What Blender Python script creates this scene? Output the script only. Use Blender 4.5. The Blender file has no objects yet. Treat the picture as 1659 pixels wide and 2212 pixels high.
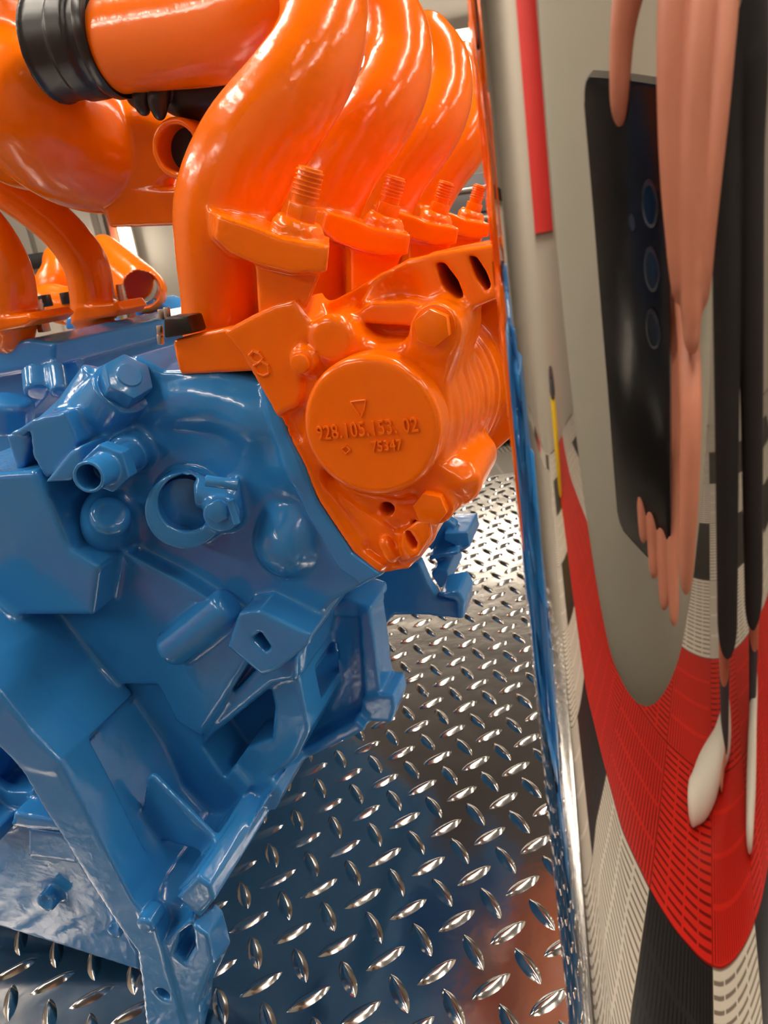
import bpy, bmesh, math
import numpy as np
from mathutils import Vector, Matrix

# ------------------------------------------------------------------ camera
FOC, PX, PY = 1660.0, 829.5, 1106.0
CAM_H = 0.40
_t, _r = math.radians(18.5), math.radians(9.0)
_z = np.array([-math.sin(_r)*math.cos(_t), math.cos(_r)*math.cos(_t), -math.sin(_t)])
_y = np.array([0, 0, 1.0]); _y = _y - (_y @ _z)*_z; _y /= np.linalg.norm(_y)
_x = np.cross(_y, _z); _x = _x if _x[0] > 0 else -_x
MC = np.array([_x, _y, _z])                 # rows: world axes written in (right, up, forward)
CAM = np.array([0, 0, CAM_H])
def ray(px, py):
    return MC @ np.array([(px-PX)/FOC, -(py-PY)/FOC, 1.0])
scene = bpy.context.scene
C = scene.collection
cam = bpy.data.objects.new('camera', bpy.data.cameras.new('camera'))
C.objects.link(cam)
R_, U_, F_ = MC[:, 0], MC[:, 1], MC[:, 2]
cam.matrix_world = Matrix(((R_[0], U_[0], -F_[0], CAM[0]), (R_[1], U_[1], -F_[1], CAM[1]),
                           (R_[2], U_[2], -F_[2], CAM[2]), (0, 0, 0, 1)))
cam.data.sensor_fit = 'VERTICAL'
cam.data.sensor_height = 36.0
cam.data.lens = 36.0*FOC/2212.0
cam.data.dof.use_dof = True
cam.data.dof.focus_distance = 0.34
cam.data.dof.aperture_fstop = 32.0
cam.data.clip_start = 0.004
cam.data.clip_end = 50
scene.camera = cam
scene.view_settings.view_transform = 'Standard'
scene.view_settings.look = 'None'
scene.view_settings.gamma = 1.0
scene.view_settings.exposure = 0.35
scene.cycles.use_denoising = True
scene.cycles.max_bounces = 8
scene.cycles.use_adaptive_sampling = True
scene.cycles.adaptive_threshold = 0.02
scene.cycles.glossy_bounces = 5
scene.cycles.sample_clamp_indirect = 8.0
world = bpy.data.worlds.new('world'); scene.world = world
world.use_nodes = True
world.node_tree.nodes['Background'].inputs[0].default_value = (1.0, 0.93, 0.84, 1)
world.node_tree.nodes['Background'].inputs[1].default_value = 0.35
LAMP = 29.0          # brightness of the ceiling tubes

# ------------------------------------------------------------------ materials
def mat(name, col, rough=0.5, metal=0.0, coat=0.0, emit=None, estr=0.0, bump=None, spec=0.5, coat_rough=0.03):
    m = bpy.data.materials.new(name); m.use_nodes = True
    nt = m.node_tree; b = nt.nodes['Principled BSDF']
    b.inputs['Base Color'].default_value = (*col, 1)
    b.inputs['Roughness'].default_value = rough
    b.inputs['Metallic'].default_value = metal
    b.inputs['Coat Weight'].default_value = coat
    b.inputs['Coat Roughness'].default_value = coat_rough
    b.inputs['Specular IOR Level'].default_value = spec
    if emit:
        b.inputs['Emission Color'].default_value = (*emit, 1)
        b.inputs['Emission Strength'].default_value = estr
    if bump:
        for (scale, strength, dist) in bump:
            tc = nt.nodes.new('ShaderNodeTexCoord'); n = nt.nodes.new('ShaderNodeTexNoise')
            n.inputs['Scale'].default_value = scale; n.inputs['Detail'].default_value = 2.0
            bp = nt.nodes.new('ShaderNodeBump')
            bp.inputs['Strength'].default_value = strength; bp.inputs['Distance'].default_value = dist
            nt.links.new(tc.outputs['Object'], n.inputs['Vector'])
            nt.links.new(n.outputs['Fac'], bp.inputs['Height'])
            prev = [l for l in nt.links if l.to_node == b and l.to_socket.name == 'Normal']
            if prev: nt.links.new(prev[0].from_socket, bp.inputs['Normal'])
            nt.links.new(bp.outputs['Normal'], b.inputs['Normal'])
            nt.links.new(bp.outputs['Normal'], b.inputs['Coat Normal'])
    return m
M = {}
M['blue'] = mat('blue_paint', (0.028, 0.225, 0.58), 0.18, coat=0.3, bump=[(160, 0.10, 0.002), (30, 0.25, 0.002)])
M['orange'] = mat('orange_paint', (0.93, 0.165, 0.0), 0.19, coat=0.1, spec=0.4, bump=[(170, 0.10, 0.002), (30, 0.25, 0.002)])
M['rubber'] = mat('black_rubber', (0.015, 0.014, 0.014), 0.38)
M['black_plastic'] = mat('black_plastic', (0.012, 0.011, 0.010), 0.3)
M['steel'] = mat('zinc_steel', (0.55, 0.52, 0.48), 0.28, 1.0)
M['dark_steel'] = mat('dark_steel', (0.12, 0.12, 0.13), 0.35, 1.0)
M['hole'] = mat('dark_hole', (0.01, 0.008, 0.006), 0.7)
M['gasket'] = mat('black_gasket', (0.01, 0.01, 0.012), 0.6)
M['plate'] = mat('tread_plate_metal', (0.52, 0.50, 0.475), 0.16, 1.0, bump=[(55, 0.12, 0.002), (9, 0.12, 0.01)])
M['chrome'] = mat('chrome', (0.86, 0.84, 0.82), 0.015, 1.0, bump=[(16, 0.05, 0.002)])
M['wall'] = mat('wall_paint', (0.44, 0.40, 0.335), 0.6)
M['wall_white'] = mat('white_wall_paint', (0.66, 0.61, 0.53), 0.5)
M['ceiling'] = mat('ceiling_paint', (0.10, 0.095, 0.10), 0.8)
M['lamp'] = mat('lamp_glow', (1, 1, 1), 0.5, emit=(1.0, 0.90, 0.77), estr=LAMP)
M['trim'] = mat('grey_trim', (0.30, 0.29, 0.28), 0.5)
M['black'] = mat('black_paint', (0.012, 0.012, 0.014), 0.45)
M['drawer'] = mat('grey_drawer', (0.20, 0.20, 0.21), 0.4, 0.3)
M['red'] = mat('red_banner', (0.62, 0.03, 0.025), 0.5)
M['post'] = mat('brown_post', (0.30, 0.07, 0.035), 0.35)
M['yellow'] = mat('yellow_plastic', (0.85, 0.60, 0.02), 0.4)
M['skin'] = mat('skin', (0.50, 0.19, 0.115), 0.5, bump=[(120, 0.15, 0.002)])
M['shirt'] = mat('grey_shirt', (0.37, 0.355, 0.29), 0.85)
M['shorts'] = mat('black_cloth', (0.012, 0.011, 0.011), 0.9)
M['sock'] = mat('grey_sock', (0.06, 0.06, 0.07), 0.9)
M['shoe'] = mat('white_shoe', (0.68, 0.64, 0.55), 0.6)
M['shoe_grey'] = mat('shoe_grey', (0.28, 0.28, 0.30), 0.6)
M['sole'] = mat('shoe_sole', (0.72, 0.62, 0.42), 0.6)
M['hair'] = mat('dark_hair', (0.03, 0.02, 0.015), 0.6)
M['phone'] = mat('phone_black', (0.012, 0.012, 0.013), 0.18)
M['lens'] = mat('phone_lens', (0.01, 0.01, 0.012), 0.05, coat=1.0)
M['ring'] = mat('lens_ring', (0.12, 0.12, 0.14), 0.3, 1.0)

# ------------------------------------------------------------------ object helpers
def tag(o, label=None, cat=None, group=None, kind=None):
    if label: o['label'] = label
    if cat: o['category'] = cat
    if group: o['group'] = group
    if kind: o['kind'] = kind
    return o
def empty(name, loc=(0, 0, 0), rz=0.0, parent=None):
    o = bpy.data.objects.new(name, None); C.objects.link(o)
    o.location = loc; o.rotation_euler = (0, 0, rz); o.empty_display_size = 0.02
    if parent: o.parent = parent
    return o
def link(name, me, m, parent=None, smooth=True):
    o = bpy.data.objects.new(name, me); C.objects.link(o)
    if m is not None: me.materials.append(m)
    if parent: o.parent = parent
    if smooth and len(me.polygons):
        me.polygons.foreach_set('use_smooth', [True]*len(me.polygons))
    return o
def mesh_np(name, V, F, m, parent=None, smooth=True, sharp=None):
    me = bpy.data.meshes.new(name)
    V = np.asarray(V, dtype=np.float64)
    me.from_pydata(V.tolist(), [], F.tolist() if hasattr(F, 'tolist') else F)
    me.update()
    o = link(name, me, m, parent, smooth)
    if sharp is not None: me.set_sharp_from_angle(angle=math.radians(sharp))
    return o
def bm_obj(name, bm, m, parent=None, smooth=True, sharp=35):
    bmesh.ops.recalc_face_normals(bm, faces=bm.faces)
    me = bpy.data.meshes.new(name); bm.to_mesh(me); bm.free()
    o = link(name, me, m, parent, smooth)
    if smooth and sharp: me.set_sharp_from_angle(angle=math.radians(sharp))
    return o
def add_box(bm, c, s, rot=None, bevel=0.0):
    r = bmesh.ops.create_cube(bm, size=1.0)
    vs = r['verts']
    for v in vs:
        p = Vector((v.co.x*s[0], v.co.y*s[1], v.co.z*s[2]))
        if rot is not None: p = rot @ p
        v.co = p + Vector(c)
    if bevel > 0:
        es = list({e for v in vs for e in v.link_edges})
        bmesh.ops.bevel(bm, geom=es, offset=bevel, segments=2, profile=0.5, affect='EDGES')
def add_cyl(bm, p0, p1, r0, r1=None, seg=32, cap=True, bevel=0.0):
    p0, p1 = Vector(p0), Vector(p1); d = p1-p0; r1 = r0 if r1 is None else r1
    q = Vector((0, 0, 1)).rotation_difference(d.normalized()).to_matrix().to_4x4()
    mt = Matrix.Translation((p0+p1)/2) @ q
    r = bmesh.ops.create_cone(bm, cap_ends=cap, segments=seg, radius1=r0, radius2=r1, depth=d.length, matrix=mt)
    if bevel > 0:
        es = [e for e in {e for v in r['verts'] for e in v.link_edges}
              if len(e.link_faces) == 2 and any(len(f.verts) > 4 for f in e.link_faces)]
        bmesh.ops.bevel(bm, geom=es, offset=bevel, segments=2, profile=0.5, affect='EDGES')
def add_prism(bm, pts, d, bevel=0.0):
    """closed 3D polygon pts pushed along d"""
    d = Vector(d); a = [bm.verts.new(Vector(p)) for p in pts]; b = [bm.verts.new(Vector(p)+d) for p in pts]
    n = len(a); fs = [bm.faces.new(a), bm.faces.new(b[::-1])]
    for i in range(n): fs.append(bm.faces.new((a[i], b[i], b[(i+1) % n], a[(i+1) % n])))
    if bevel > 0:
        es = list({e for f in fs for e in f.edges})
        bmesh.ops.bevel(bm, geom=es, offset=bevel, segments=2, profile=0.5, affect='EDGES')
def hexpts(c, ax, r, rot=0.0):
    ax = Vector(ax).normalized(); u = ax.orthogonal().normalized(); v = ax.cross(u); c = Vector(c)
    return [c+u*r*math.cos(rot+k*math.pi/3)+v*r*math.sin(rot+k*math.pi/3) for k in range(6)]

# ------------------------------------------------------------------ signed distance castings
class Cast:
    """A casting grown from rounded solids in a voxel box; ends as one mesh."""
    def __init__(s, lo, hi, h):
        s.lo = np.array(lo, float); s.h = h
        s.n = np.ceil((np.array(hi)-s.lo)/h).astype(int)+1
        s.F = np.full(tuple(s.n), 0.02, np.float32)
    def _sub(s, lo, hi, m):
        i0 = np.clip(np.floor((np.array(lo)-m-s.lo)/s.h).astype(int), 0, s.n)
        i1 = np.clip(np.ceil((np.array(hi)+m-s.lo)/s.h).astype(int)+1, 0, s.n)
        if (i1 <= i0).any(): return None, None
        ax = [(s.lo[k]+s.h*np.arange(i0[k], i1[k])).astype(np.float32) for k in range(3)]
        return tuple(slice(i0[k], i1[k]) for k in range(3)), ax
    def _mix(s, sl, D, k, op):
        A = s.F[sl]
        if op == 's':
            D = -D
            if k > 0:
                hh = np.clip(0.5-0.5*(D-A)/k, 0, 1); R = D*(1-hh)+A*hh
                hh = np.maximum(k-np.abs(A-D), 0)/k; R = np.maximum(A, D)+hh*hh*k*0.25
            else: R = np.maximum(A, D)
        else:
            if k > 0:
                hh = np.maximum(k-np.abs(A-D), 0)/k; R = np.minimum(A, D)-hh*hh*k*0.25
            else: R = np.minimum(A, D)
        s.F[sl] = R
    def prism(s, pts, o, e1, e2, d0, d1, r=0.0015, k=0.002, op='u'):
        """polygon pts (in e1,e2 about o), thick from d0 to d1 along e1 x e2"""
        pts = np.array(pts, float); o = np.array(o, float); e1 = np.array(e1, float); e2 = np.array(e2, float)
        n = np.cross(e1, e2)
        P3 = np.array([o+p[0]*e1+p[1]*e2+d*n for p in pts for d in (d0, d1)])
        sl, ax = s._sub(P3.min(0), P3.max(0), k+3*s.h+0.001)
        if sl is None: return s
        def lin(v): # broadcast linear function
            return (ax[0]*v[0])[:, None, None]+(ax[1]*v[1])[None, :, None]+(ax[2]*v[2])[None, None, :]
        aligned = abs(n[1]) > 0.999 and abs(e1[1]) < 1e-6 and abs(e2[1]) < 1e-6
        if aligned:
            def lin2(v): return (ax[0]*v[0])[:, None, None]+(ax[2]*v[2])[None, None, :]
        else: lin2 = lin
        X = lin2(e1)-np.float32(o @ e1); Y = lin2(e2)-np.float32(o @ e2)
        d = np.full(np.broadcast(X, Y).shape, 1e9, np.float32); sg = np.ones(d.shape, np.float32)
        N = len(pts)
        for i in range(N):
            a = pts[i]; b = pts[i-1]; ex, ey = b-a
            wx = X-np.float32(a[0]); wy = Y-np.float32(a[1])
            t = np.clip((wx*ex+wy*ey)/(ex*ex+ey*ey+1e-20), 0, 1)
            bx = wx-ex*t; by = wy-ey*t
            d = np.minimum(d, bx*bx+by*by)
            c1 = Y >= a[1]; c2 = Y < b[1]; c3 = ex*wy > ey*wx
            fl = (c1 & c2 & c3) | (~c1 & ~c2 & ~c3)
            sg = np.where(fl, -sg, sg)
        d = sg*np.sqrt(d)
        W = lin(n)-np.float32(o @ n)
        lo, hi = min(d0, d1), max(d0, d1)
        q = np.abs(W-(lo+hi)/2)-(hi-lo)/2+r
        dd = d+r
        D = np.minimum(np.maximum(dd, q), 0)+np.sqrt(np.maximum(dd, 0)**2+np.maximum(q, 0)**2)-r
        s._mix(sl, D.astype(np.float32), k, op); return s
    def loft(s, A, a0, B, a1, r=0.0015, k=0.002, op='u'):
        """solid between (u,v) outline A at a0 and outline B at a1 (same point count)"""
        A = np.array(A, float); B = np.array(B, float)
        al = np.vstack([A, B]); lo = np.array([al[:, 0].min(), a0, al[:, 1].min()]); hi = np.array([al[:, 0].max(), a1, al[:, 1].max()])
        sl, ax = s._sub(lo, hi, k+3*s.h+0.001)
        if sl is None: return s
        X = ax[0][:, None]; Y = ax[2][None, :]
        D = np.empty((len(ax[0]), len(ax[1]), len(ax[2])), np.float32)
        for j, av in enumerate(ax[1]):
            t = min(max((av-a0)/(a1-a0), 0), 1); pts = A*(1-t)+B*t
            d = np.full((len(ax[0]), len(ax[2])), 1e9, np.float32); sg = np.ones_like(d)
            for i in range(len(pts)):
                a = pts[i]; b = pts[i-1]; ex, ey = b-a; wx = X-a[0]; wy = Y-a[1]
                tt = np.clip((wx*ex+wy*ey)/(ex*ex+ey*ey+1e-20), 0, 1)
                d = np.minimum(d, (wx-ex*tt)**2+(wy-ey*tt)**2)
                c1 = Y >= a[1]; c2 = Y < b[1]; c3 = ex*wy > ey*wx
                sg = np.where((c1 & c2 & c3) | (~c1 & ~c2 & ~c3), -sg, sg)
            D[:, j, :] = sg*np.sqrt(d)
        q = (np.abs(ax[1]-(a0+a1)/2)-(a1-a0)/2+r)[None, :, None]; dd = D+r
        D = np.minimum(np.maximum(dd, q), 0)+np.sqrt(np.maximum(dd, 0)**2+np.maximum(q, 0)**2)-r
        s._mix(sl, D.astype(np.float32), k, op); return s
    def cone(s, p0, p1, r0, r1=None, r=0.001, k=0.002, op='u'):
        """flat-ended cylinder or cone from p0 to p1, edges rounded by r"""
        p0 = np.array(p0, float); p1 = np.array(p1, float); r1 = r0 if r1 is None else r1
        rm = max(r0, r1); sl, ax = s._sub(np.minimum(p0, p1)-rm, np.maximum(p0, p1)+rm, k+3*s.h)
        if sl is None: return s
        L = np.linalg.norm(p1-p0); n = (p1-p0)/L
        X = (ax[0]-p0[0])[:, None, None]; Y = (ax[1]-p0[1])[None, :, None]; Z = (ax[2]-p0[2])[None, None, :]
        t = X*n[0]+Y*n[1]+Z*n[2]
        rr = np.sqrt(np.maximum(X*X+Y*Y+Z*Z-t*t, 0))
        a = (r0-r1)/L
        dd = (rr-(r0+(r1-r0)*np.clip(t/L, 0, 1)))/math.sqrt(1+a*a)+r
        q = np.abs(t-L/2)-L/2+r
        D = np.minimum(np.maximum(dd, q), 0)+np.sqrt(np.maximum(dd, 0)**2+np.maximum(q, 0)**2)-r
        s._mix(sl, D.astype(np.float32), k, op); return s
    def ball(s, p, r, k=0.003, op='u', sc=(1, 1, 1)):
        p = np.array(p, float); sc = np.array(sc, float); sl, ax = s._sub(p-r*sc, p+r*sc, k+3*s.h)
        if sl is None: return s
        X = ((ax[0]-p[0])/sc[0])[:, None, None]; Y = ((ax[1]-p[1])/sc[1])[None, :, None]; Z = ((ax[2]-p[2])/sc[2])[None, None, :]
        D = (np.sqrt(X*X+Y*Y+Z*Z)-r)*sc.min()
        s._mix(sl, D.astype(np.float32), k, op); return s
    def tube(s, P, R, k=0.0, op='u'):
        """round chain through points P with radii R (smooth path)"""
        P, R = spline(P, R)
        for a, b, ra, rb in zip(P[:-1], P[1:], R[:-1], R[1:]):
            sl, ax = s._sub(np.minimum(a-ra, b-rb), np.maximum(a+ra, b+rb), k+3*s.h)
            if sl is None: continue
            n = b-a; L2 = n @ n
            X = (ax[0]-a[0])[:, None, None]; Y = (ax[1]-a[1])[None, :, None]; Z = (ax[2]-a[2])[None, None, :]
            t = np.clip((X*n[0]+Y*n[1]+Z*n[2])/L2, 0, 1)
            D = np.sqrt((X-t*n[0])**2+(Y-t*n[1])**2+(Z-t*n[2])**2)-(ra+(rb-ra)*t)
            s._mix(sl, D.astype(np.float32), k, op)
        return s
    def mesh(s, name, m, parent=None, off=(0, 0, 0), relax=1):
        F = s.F; ins = F < 0
        ins[0] = ins[-1] = False; ins[:, 0] = ins[:, -1] = False; ins[:, :, 0] = ins[:, :, -1] = False
        F = np.where(ins, F, np.maximum(F, 1e-5))
        c = ins[:-1, :-1, :-1].astype(np.int8)
        cnt = np.zeros(c.shape, np.int8)
        for dx in (0, 1):
            for dy in (0, 1):
                for dz in (0, 1):
                    cnt += ins[dx:ins.shape[0]-1+dx, dy:ins.shape[1]-1+dy, dz:ins.shape[2]-1+dz]
        act = (cnt > 0) & (cnt < 8)
        I = np.argwhere(act)
        idx = np.full(act.shape, -1, np.int32); idx[act] = np.arange(len(I))
        cor = [(0, 0, 0), (1, 0, 0), (0, 1, 0), (1, 1, 0), (0, 0, 1), (1, 0, 1), (0, 1, 1), (1, 1, 1)]
        val = np.stack([F[I[:, 0]+c0, I[:, 1]+c1, I[:, 2]+c2] for c0, c1, c2 in cor], 1)
        acc = np.zeros((len(I), 3)); num = np.zeros(len(I))
        for a, b in [(0, 1), (2, 3), (4, 5), (6, 7), (0, 2), (1, 3), (4, 6), (5, 7), (0, 4), (1, 5), (2, 6), (3, 7)]:
            va, vb = val[:, a], val[:, b]; x = (va < 0) != (vb < 0)
            t = np.where(x, va/np.where(x, va-vb, 1), 0)[:, None]
            p = np.array(cor[a])*(1-t)+np.array(cor[b])*t
            acc += np.where(x[:, None], p, 0); num += x
        V = s.lo+s.h*(I+acc/num[:, None])
        Q = []
        for axn in range(3):
            o1, o2 = (axn+1) % 3, (axn+2) % 3
            a = [slice(None)]*3; b = [slice(None)]*3; a[axn] = slice(0, -1); b[axn] = slice(1, None)
            A, B = ins[tuple(a)], ins[tuple(b)]
            E = np.argwhere(A != B)
            E = E[(E[:, o1] > 0) & (E[:, o2] > 0)]
            fl = A[E[:, 0], E[:, 1], E[:, 2]]
            def g(d1, d2):
                K = E.copy(); K[:, o1] -= d1; K[:, o2] -= d2
                return idx[K[:, 0], K[:, 1], K[:, 2]]
            q = np.stack([g(0, 0), g(1, 0), g(1, 1), g(0, 1)], 1)
            q[~fl] = q[~fl][:, ::-1]
            Q.append(q)
        Q = np.concatenate(Q); Q = Q[(Q >= 0).all(1)]
        for _ in range(relax):   # light tangential-ish relaxation to quiet voxel noise
            for w in (0.5, -0.33):
                S = np.zeros_like(V); n = np.zeros(len(V))
                for i in range(4):
                    u, v = Q[:, i], Q[:, (i+1) % 4]
                    for c3 in range(3):
                        S[:, c3] += np.bincount(u, V[v, c3], len(V))+np.bincount(v, V[u, c3], len(V))
                    n += np.bincount(u, minlength=len(V))+np.bincount(v, minlength=len(V))
                V = V+w*(S/np.maximum(n, 1)[:, None]-V)
        V = V-np.array(off)
        me = bpy.data.meshes.new(name)
        me.vertices.add(len(V)); me.vertices.foreach_set('co', V.astype(np.float32).ravel())
        me.loops.add(len(Q)*4); me.loops.foreach_set('vertex_index', Q.astype(np.int32).ravel())
        me.polygons.add(len(Q)); me.polygons.foreach_set('loop_start', np.arange(0, len(Q)*4, 4, dtype=np.int32))
        me.update(calc_edges=True); me.validate()
        return link(name, me, m, parent)
def spline(P, R, sub=6):
    P = np.array(P, float); R = np.array(R, float)
    if len(P) < 3: return P, R
    Pe = np.vstack([2*P[0]-P[1], P, 2*P[-1]-P[-2]]); Re = np.concatenate([[R[0]], R, [R[-1]]])
    o, q = [], []
    for i in range(1, len(Pe)-2):
        for j in range(sub):
            t = j/sub
            w = (0.5*(-t+2*t*t-t**3), 0.5*(2-5*t*t+3*t**3), 0.5*(t+4*t*t-3*t**3), 0.5*(-t*t+t**3))
            o.append(sum(w[k]*Pe[i-1+k] for k in range(4))); q.append(sum(w[k]*Re[i-1+k] for k in range(4)))
    o.append(P[-1]); q.append(R[-1])
    return np.array(o), np.array(q)

# ------------------------------------------------------------------ the room
FZ = -0.55          # tile floor below the deck plate
def struct(name, bm, m, sharp=None):
    o = bm_obj(name, bm, m, smooth=False); o['kind'] = 'structure'; return o
def quad_box(name, lo, hi, m):
    bm = bmesh.new(); add_box(bm, [(a+b)/2 for a, b in zip(lo, hi)], [b-a for a, b in zip(lo, hi)])
    return struct(name, bm, m)
X0, X1, Y0, Y1, ZC = -3.2, 3.4, -3.4, 4.2, 1.78
quad_box('wall_back', (X0, Y1, FZ), (X1, Y1+0.1, ZC), M['wall'])
quad_box('wall_front', (X0, Y0-0.1, FZ), (X1, Y0, ZC), M['wall'])
quad_box('wall_left', (X0-0.1, Y0, FZ), (X0, Y1, ZC), M['wall'])
quad_box('wall_right', (X1, Y0, FZ), (X1+0.1, Y1, ZC), M['wall_white'])
quad_box('ceiling', (X0, Y0, ZC), (X1, Y1, ZC+0.1), M['ceiling'])
# floor: ribbed snap-together tiles in red, white and black
def tile_material():
    m = bpy.data.materials.new('ribbed_tile'); m.use_nodes = True; nt = m.node_tree; b = nt.nodes['Principled BSDF']
    N = nt.nodes.new; L = nt.links.new
    def math_(op, a, b_=None, c=None):
        n = N('ShaderNodeMath'); n.operation = op
        for i, v in enumerate((a, b_, c)):
            if v is None: continue
            if isinstance(v, (int, float)): n.inputs[i].default_value = v
            else: L(v, n.inputs[i])
        return n.outputs[0]
    tc = N('ShaderNodeTexCoord'); sp = N('ShaderNodeSeparateXYZ'); L(tc.outputs['Object'], sp.inputs[0])
    T = 0.40
    x = math_('DIVIDE', sp.outputs[0], T); y = math_('DIVIDE', sp.outputs[1], T)
    fx = math_('FLOOR', x); fy = math_('FLOOR', y)
    rx = math_('FRACT', x); ry = math_('FRACT', y)
    # which of the three colours: lanes by x+y
    isred = math_('MINIMUM', 1.0, math_('ADD', math_('COMPARE', fy, -1.0, 0.1), math_('ADD', math_('COMPARE', fy, -2.0, 0.1), math_('COMPARE', fy, 5.0, 0.1))))
    isblk = math_('COMPARE', math_('MODULO', math_('ADD', math_('ADD', fx, math_('MULTIPLY', fy, 0.5)), 41), 2), 0.0, 0.1)
    isblk = math_('MULTIPLY', isblk, math_('SUBTRACT', 1.0, isred))
    mx = N('ShaderNodeMix'); mx.data_type = 'RGBA'; L(isred, mx.inputs[0])
    mx.inputs[6].default_value = (0.62, 0.57, 0.48, 1); mx.inputs[7].default_value = (0.60, 0.018, 0.010, 1)
    mb = N('ShaderNodeMix'); mb.data_type = 'RGBA'; L(isblk, mb.inputs[0]); L(mx.outputs[2], mb.inputs[6])
    mb.inputs[7].default_value = (0.018, 0.017, 0.017, 1)
    par = math_('MODULO', math_('ADD', math_('ADD', fx, fy), 40), 2)
    # ribs run along x in one tile and along y in the next
    ra = math_('MULTIPLY', rx, 20); rb = math_('MULTIPLY', ry, 20)
    rib = math_('ADD', math_('MULTIPLY', ra, par), math_('MULTIPLY', rb, math_('SUBTRACT', 1.0, par)))
    cross = math_('ADD', math_('MULTIPLY', rb, par), math_('MULTIPLY', ra, math_('SUBTRACT', 1.0, par)))
    w = math_('ABSOLUTE', math_('SUBTRACT', math_('FRACT', rib), 0.5))
    gap = math_('GREATER_THAN', w, 0.33)
    w2 = math_('ABSOLUTE', math_('SUBTRACT', math_('FRACT', math_('MULTIPLY', cross, 0.2)), 0.5))
    gap = math_('MULTIPLY', gap, math_('LESS_THAN', w2, 0.44))
    e1 = math_('GREATER_THAN', math_('ABSOLUTE', math_('SUBTRACT', rx, 0.5)), 0.492)
    e2 = math_('GREATER_THAN', math_('ABSOLUTE', math_('SUBTRACT', ry, 0.5)), 0.492)
    gap = math_('MAXIMUM', gap, math_('MAXIMUM', e1, e2))
    hs = N('ShaderNodeMix'); hs.data_type = 'RGBA'; L(gap, hs.inputs[0]); L(mb.outputs[2], hs.inputs[6])
    dk = N('ShaderNodeMix'); dk.data_type = 'RGBA'; dk.blend_type = 'MULTIPLY'; dk.inputs[0].default_value = 1
    L(mb.outputs[2], dk.inputs[6]); dk.inputs[7].default_value = (0.30, 0.26, 0.24, 1)
    L(dk.outputs[2], hs.inputs[7]); L(hs.outputs[2], b.inputs['Base Color'])
    bp = N('ShaderNodeBump'); bp.inputs['Strength'].default_value = 0.6; bp.inputs['Distance'].default_value = 0.01
    L(math_('SUBTRACT', 1.0, gap), bp.inputs['Height']); L(bp.outputs['Normal'], b.inputs['Normal'])
    b.inputs['Roughness'].default_value = 0.35
    return m
M['tile'] = tile_material()
bm = bmesh.new(); add_box(bm, (0.1, 0.68, -0.03), (X1-X0+1, Y1-Y0+1.2, 0.06))
tile_floor = struct('floor', bm, M['tile']); tile_floor.location = (0.02, -0.58, FZ)

# ceiling tubes
bmf = bmesh.new(); add_box(bmf, (0, 0, -0.02), (0.13, 1.26, 0.04), bevel=0.006)
me_f = bpy.data.meshes.new('lamp_housing'); bmf.to_mesh(me_f); bmf.free(); me_f.materials.append(M['wall_white'])
bmt = bmesh.new(); add_box(bmt, (0, 0, -0.055), (0.09, 1.2, 0.03), bevel=0.006)
me_t = bpy.data.meshes.new('tube'); bmt.to_mesh(me_t); bmt.free(); me_t.materials.append(M['lamp'])
LAMPS = [(-0.9, 0.35, 'middle of the ceiling, left of the engine'), (0.8, 0.35, 'middle of the ceiling, right of the pillar'),
         (-2.0, 1.2, 'far left corner'), (-0.6, 1.2, 'far wall, left of centre'), (0.7, 1.2, 'far wall, right of centre'), (2.0, 1.2, 'far right corner'),
         (-2.4, 0.1, 'left wall'), (2.4, 0.1, 'right wall'),
         (-1.9, -1.3, 'left wall, behind the photographer'), (1.6, -1.3, 'right wall, behind the photographer')]
for i, (x, y, where) in enumerate(LAMPS):
    e = empty('ceiling_light', (x, y, ZC))
    tag(e, 'white ceiling tube light near the ' + where, 'light', 'tube lights on the ceiling')
    for n_, me_ in (('lamp_housing', me_f), ('tube', me_t)):
        o = bpy.data.objects.new(n_, me_); C.objects.link(o); o.parent = e

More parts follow.
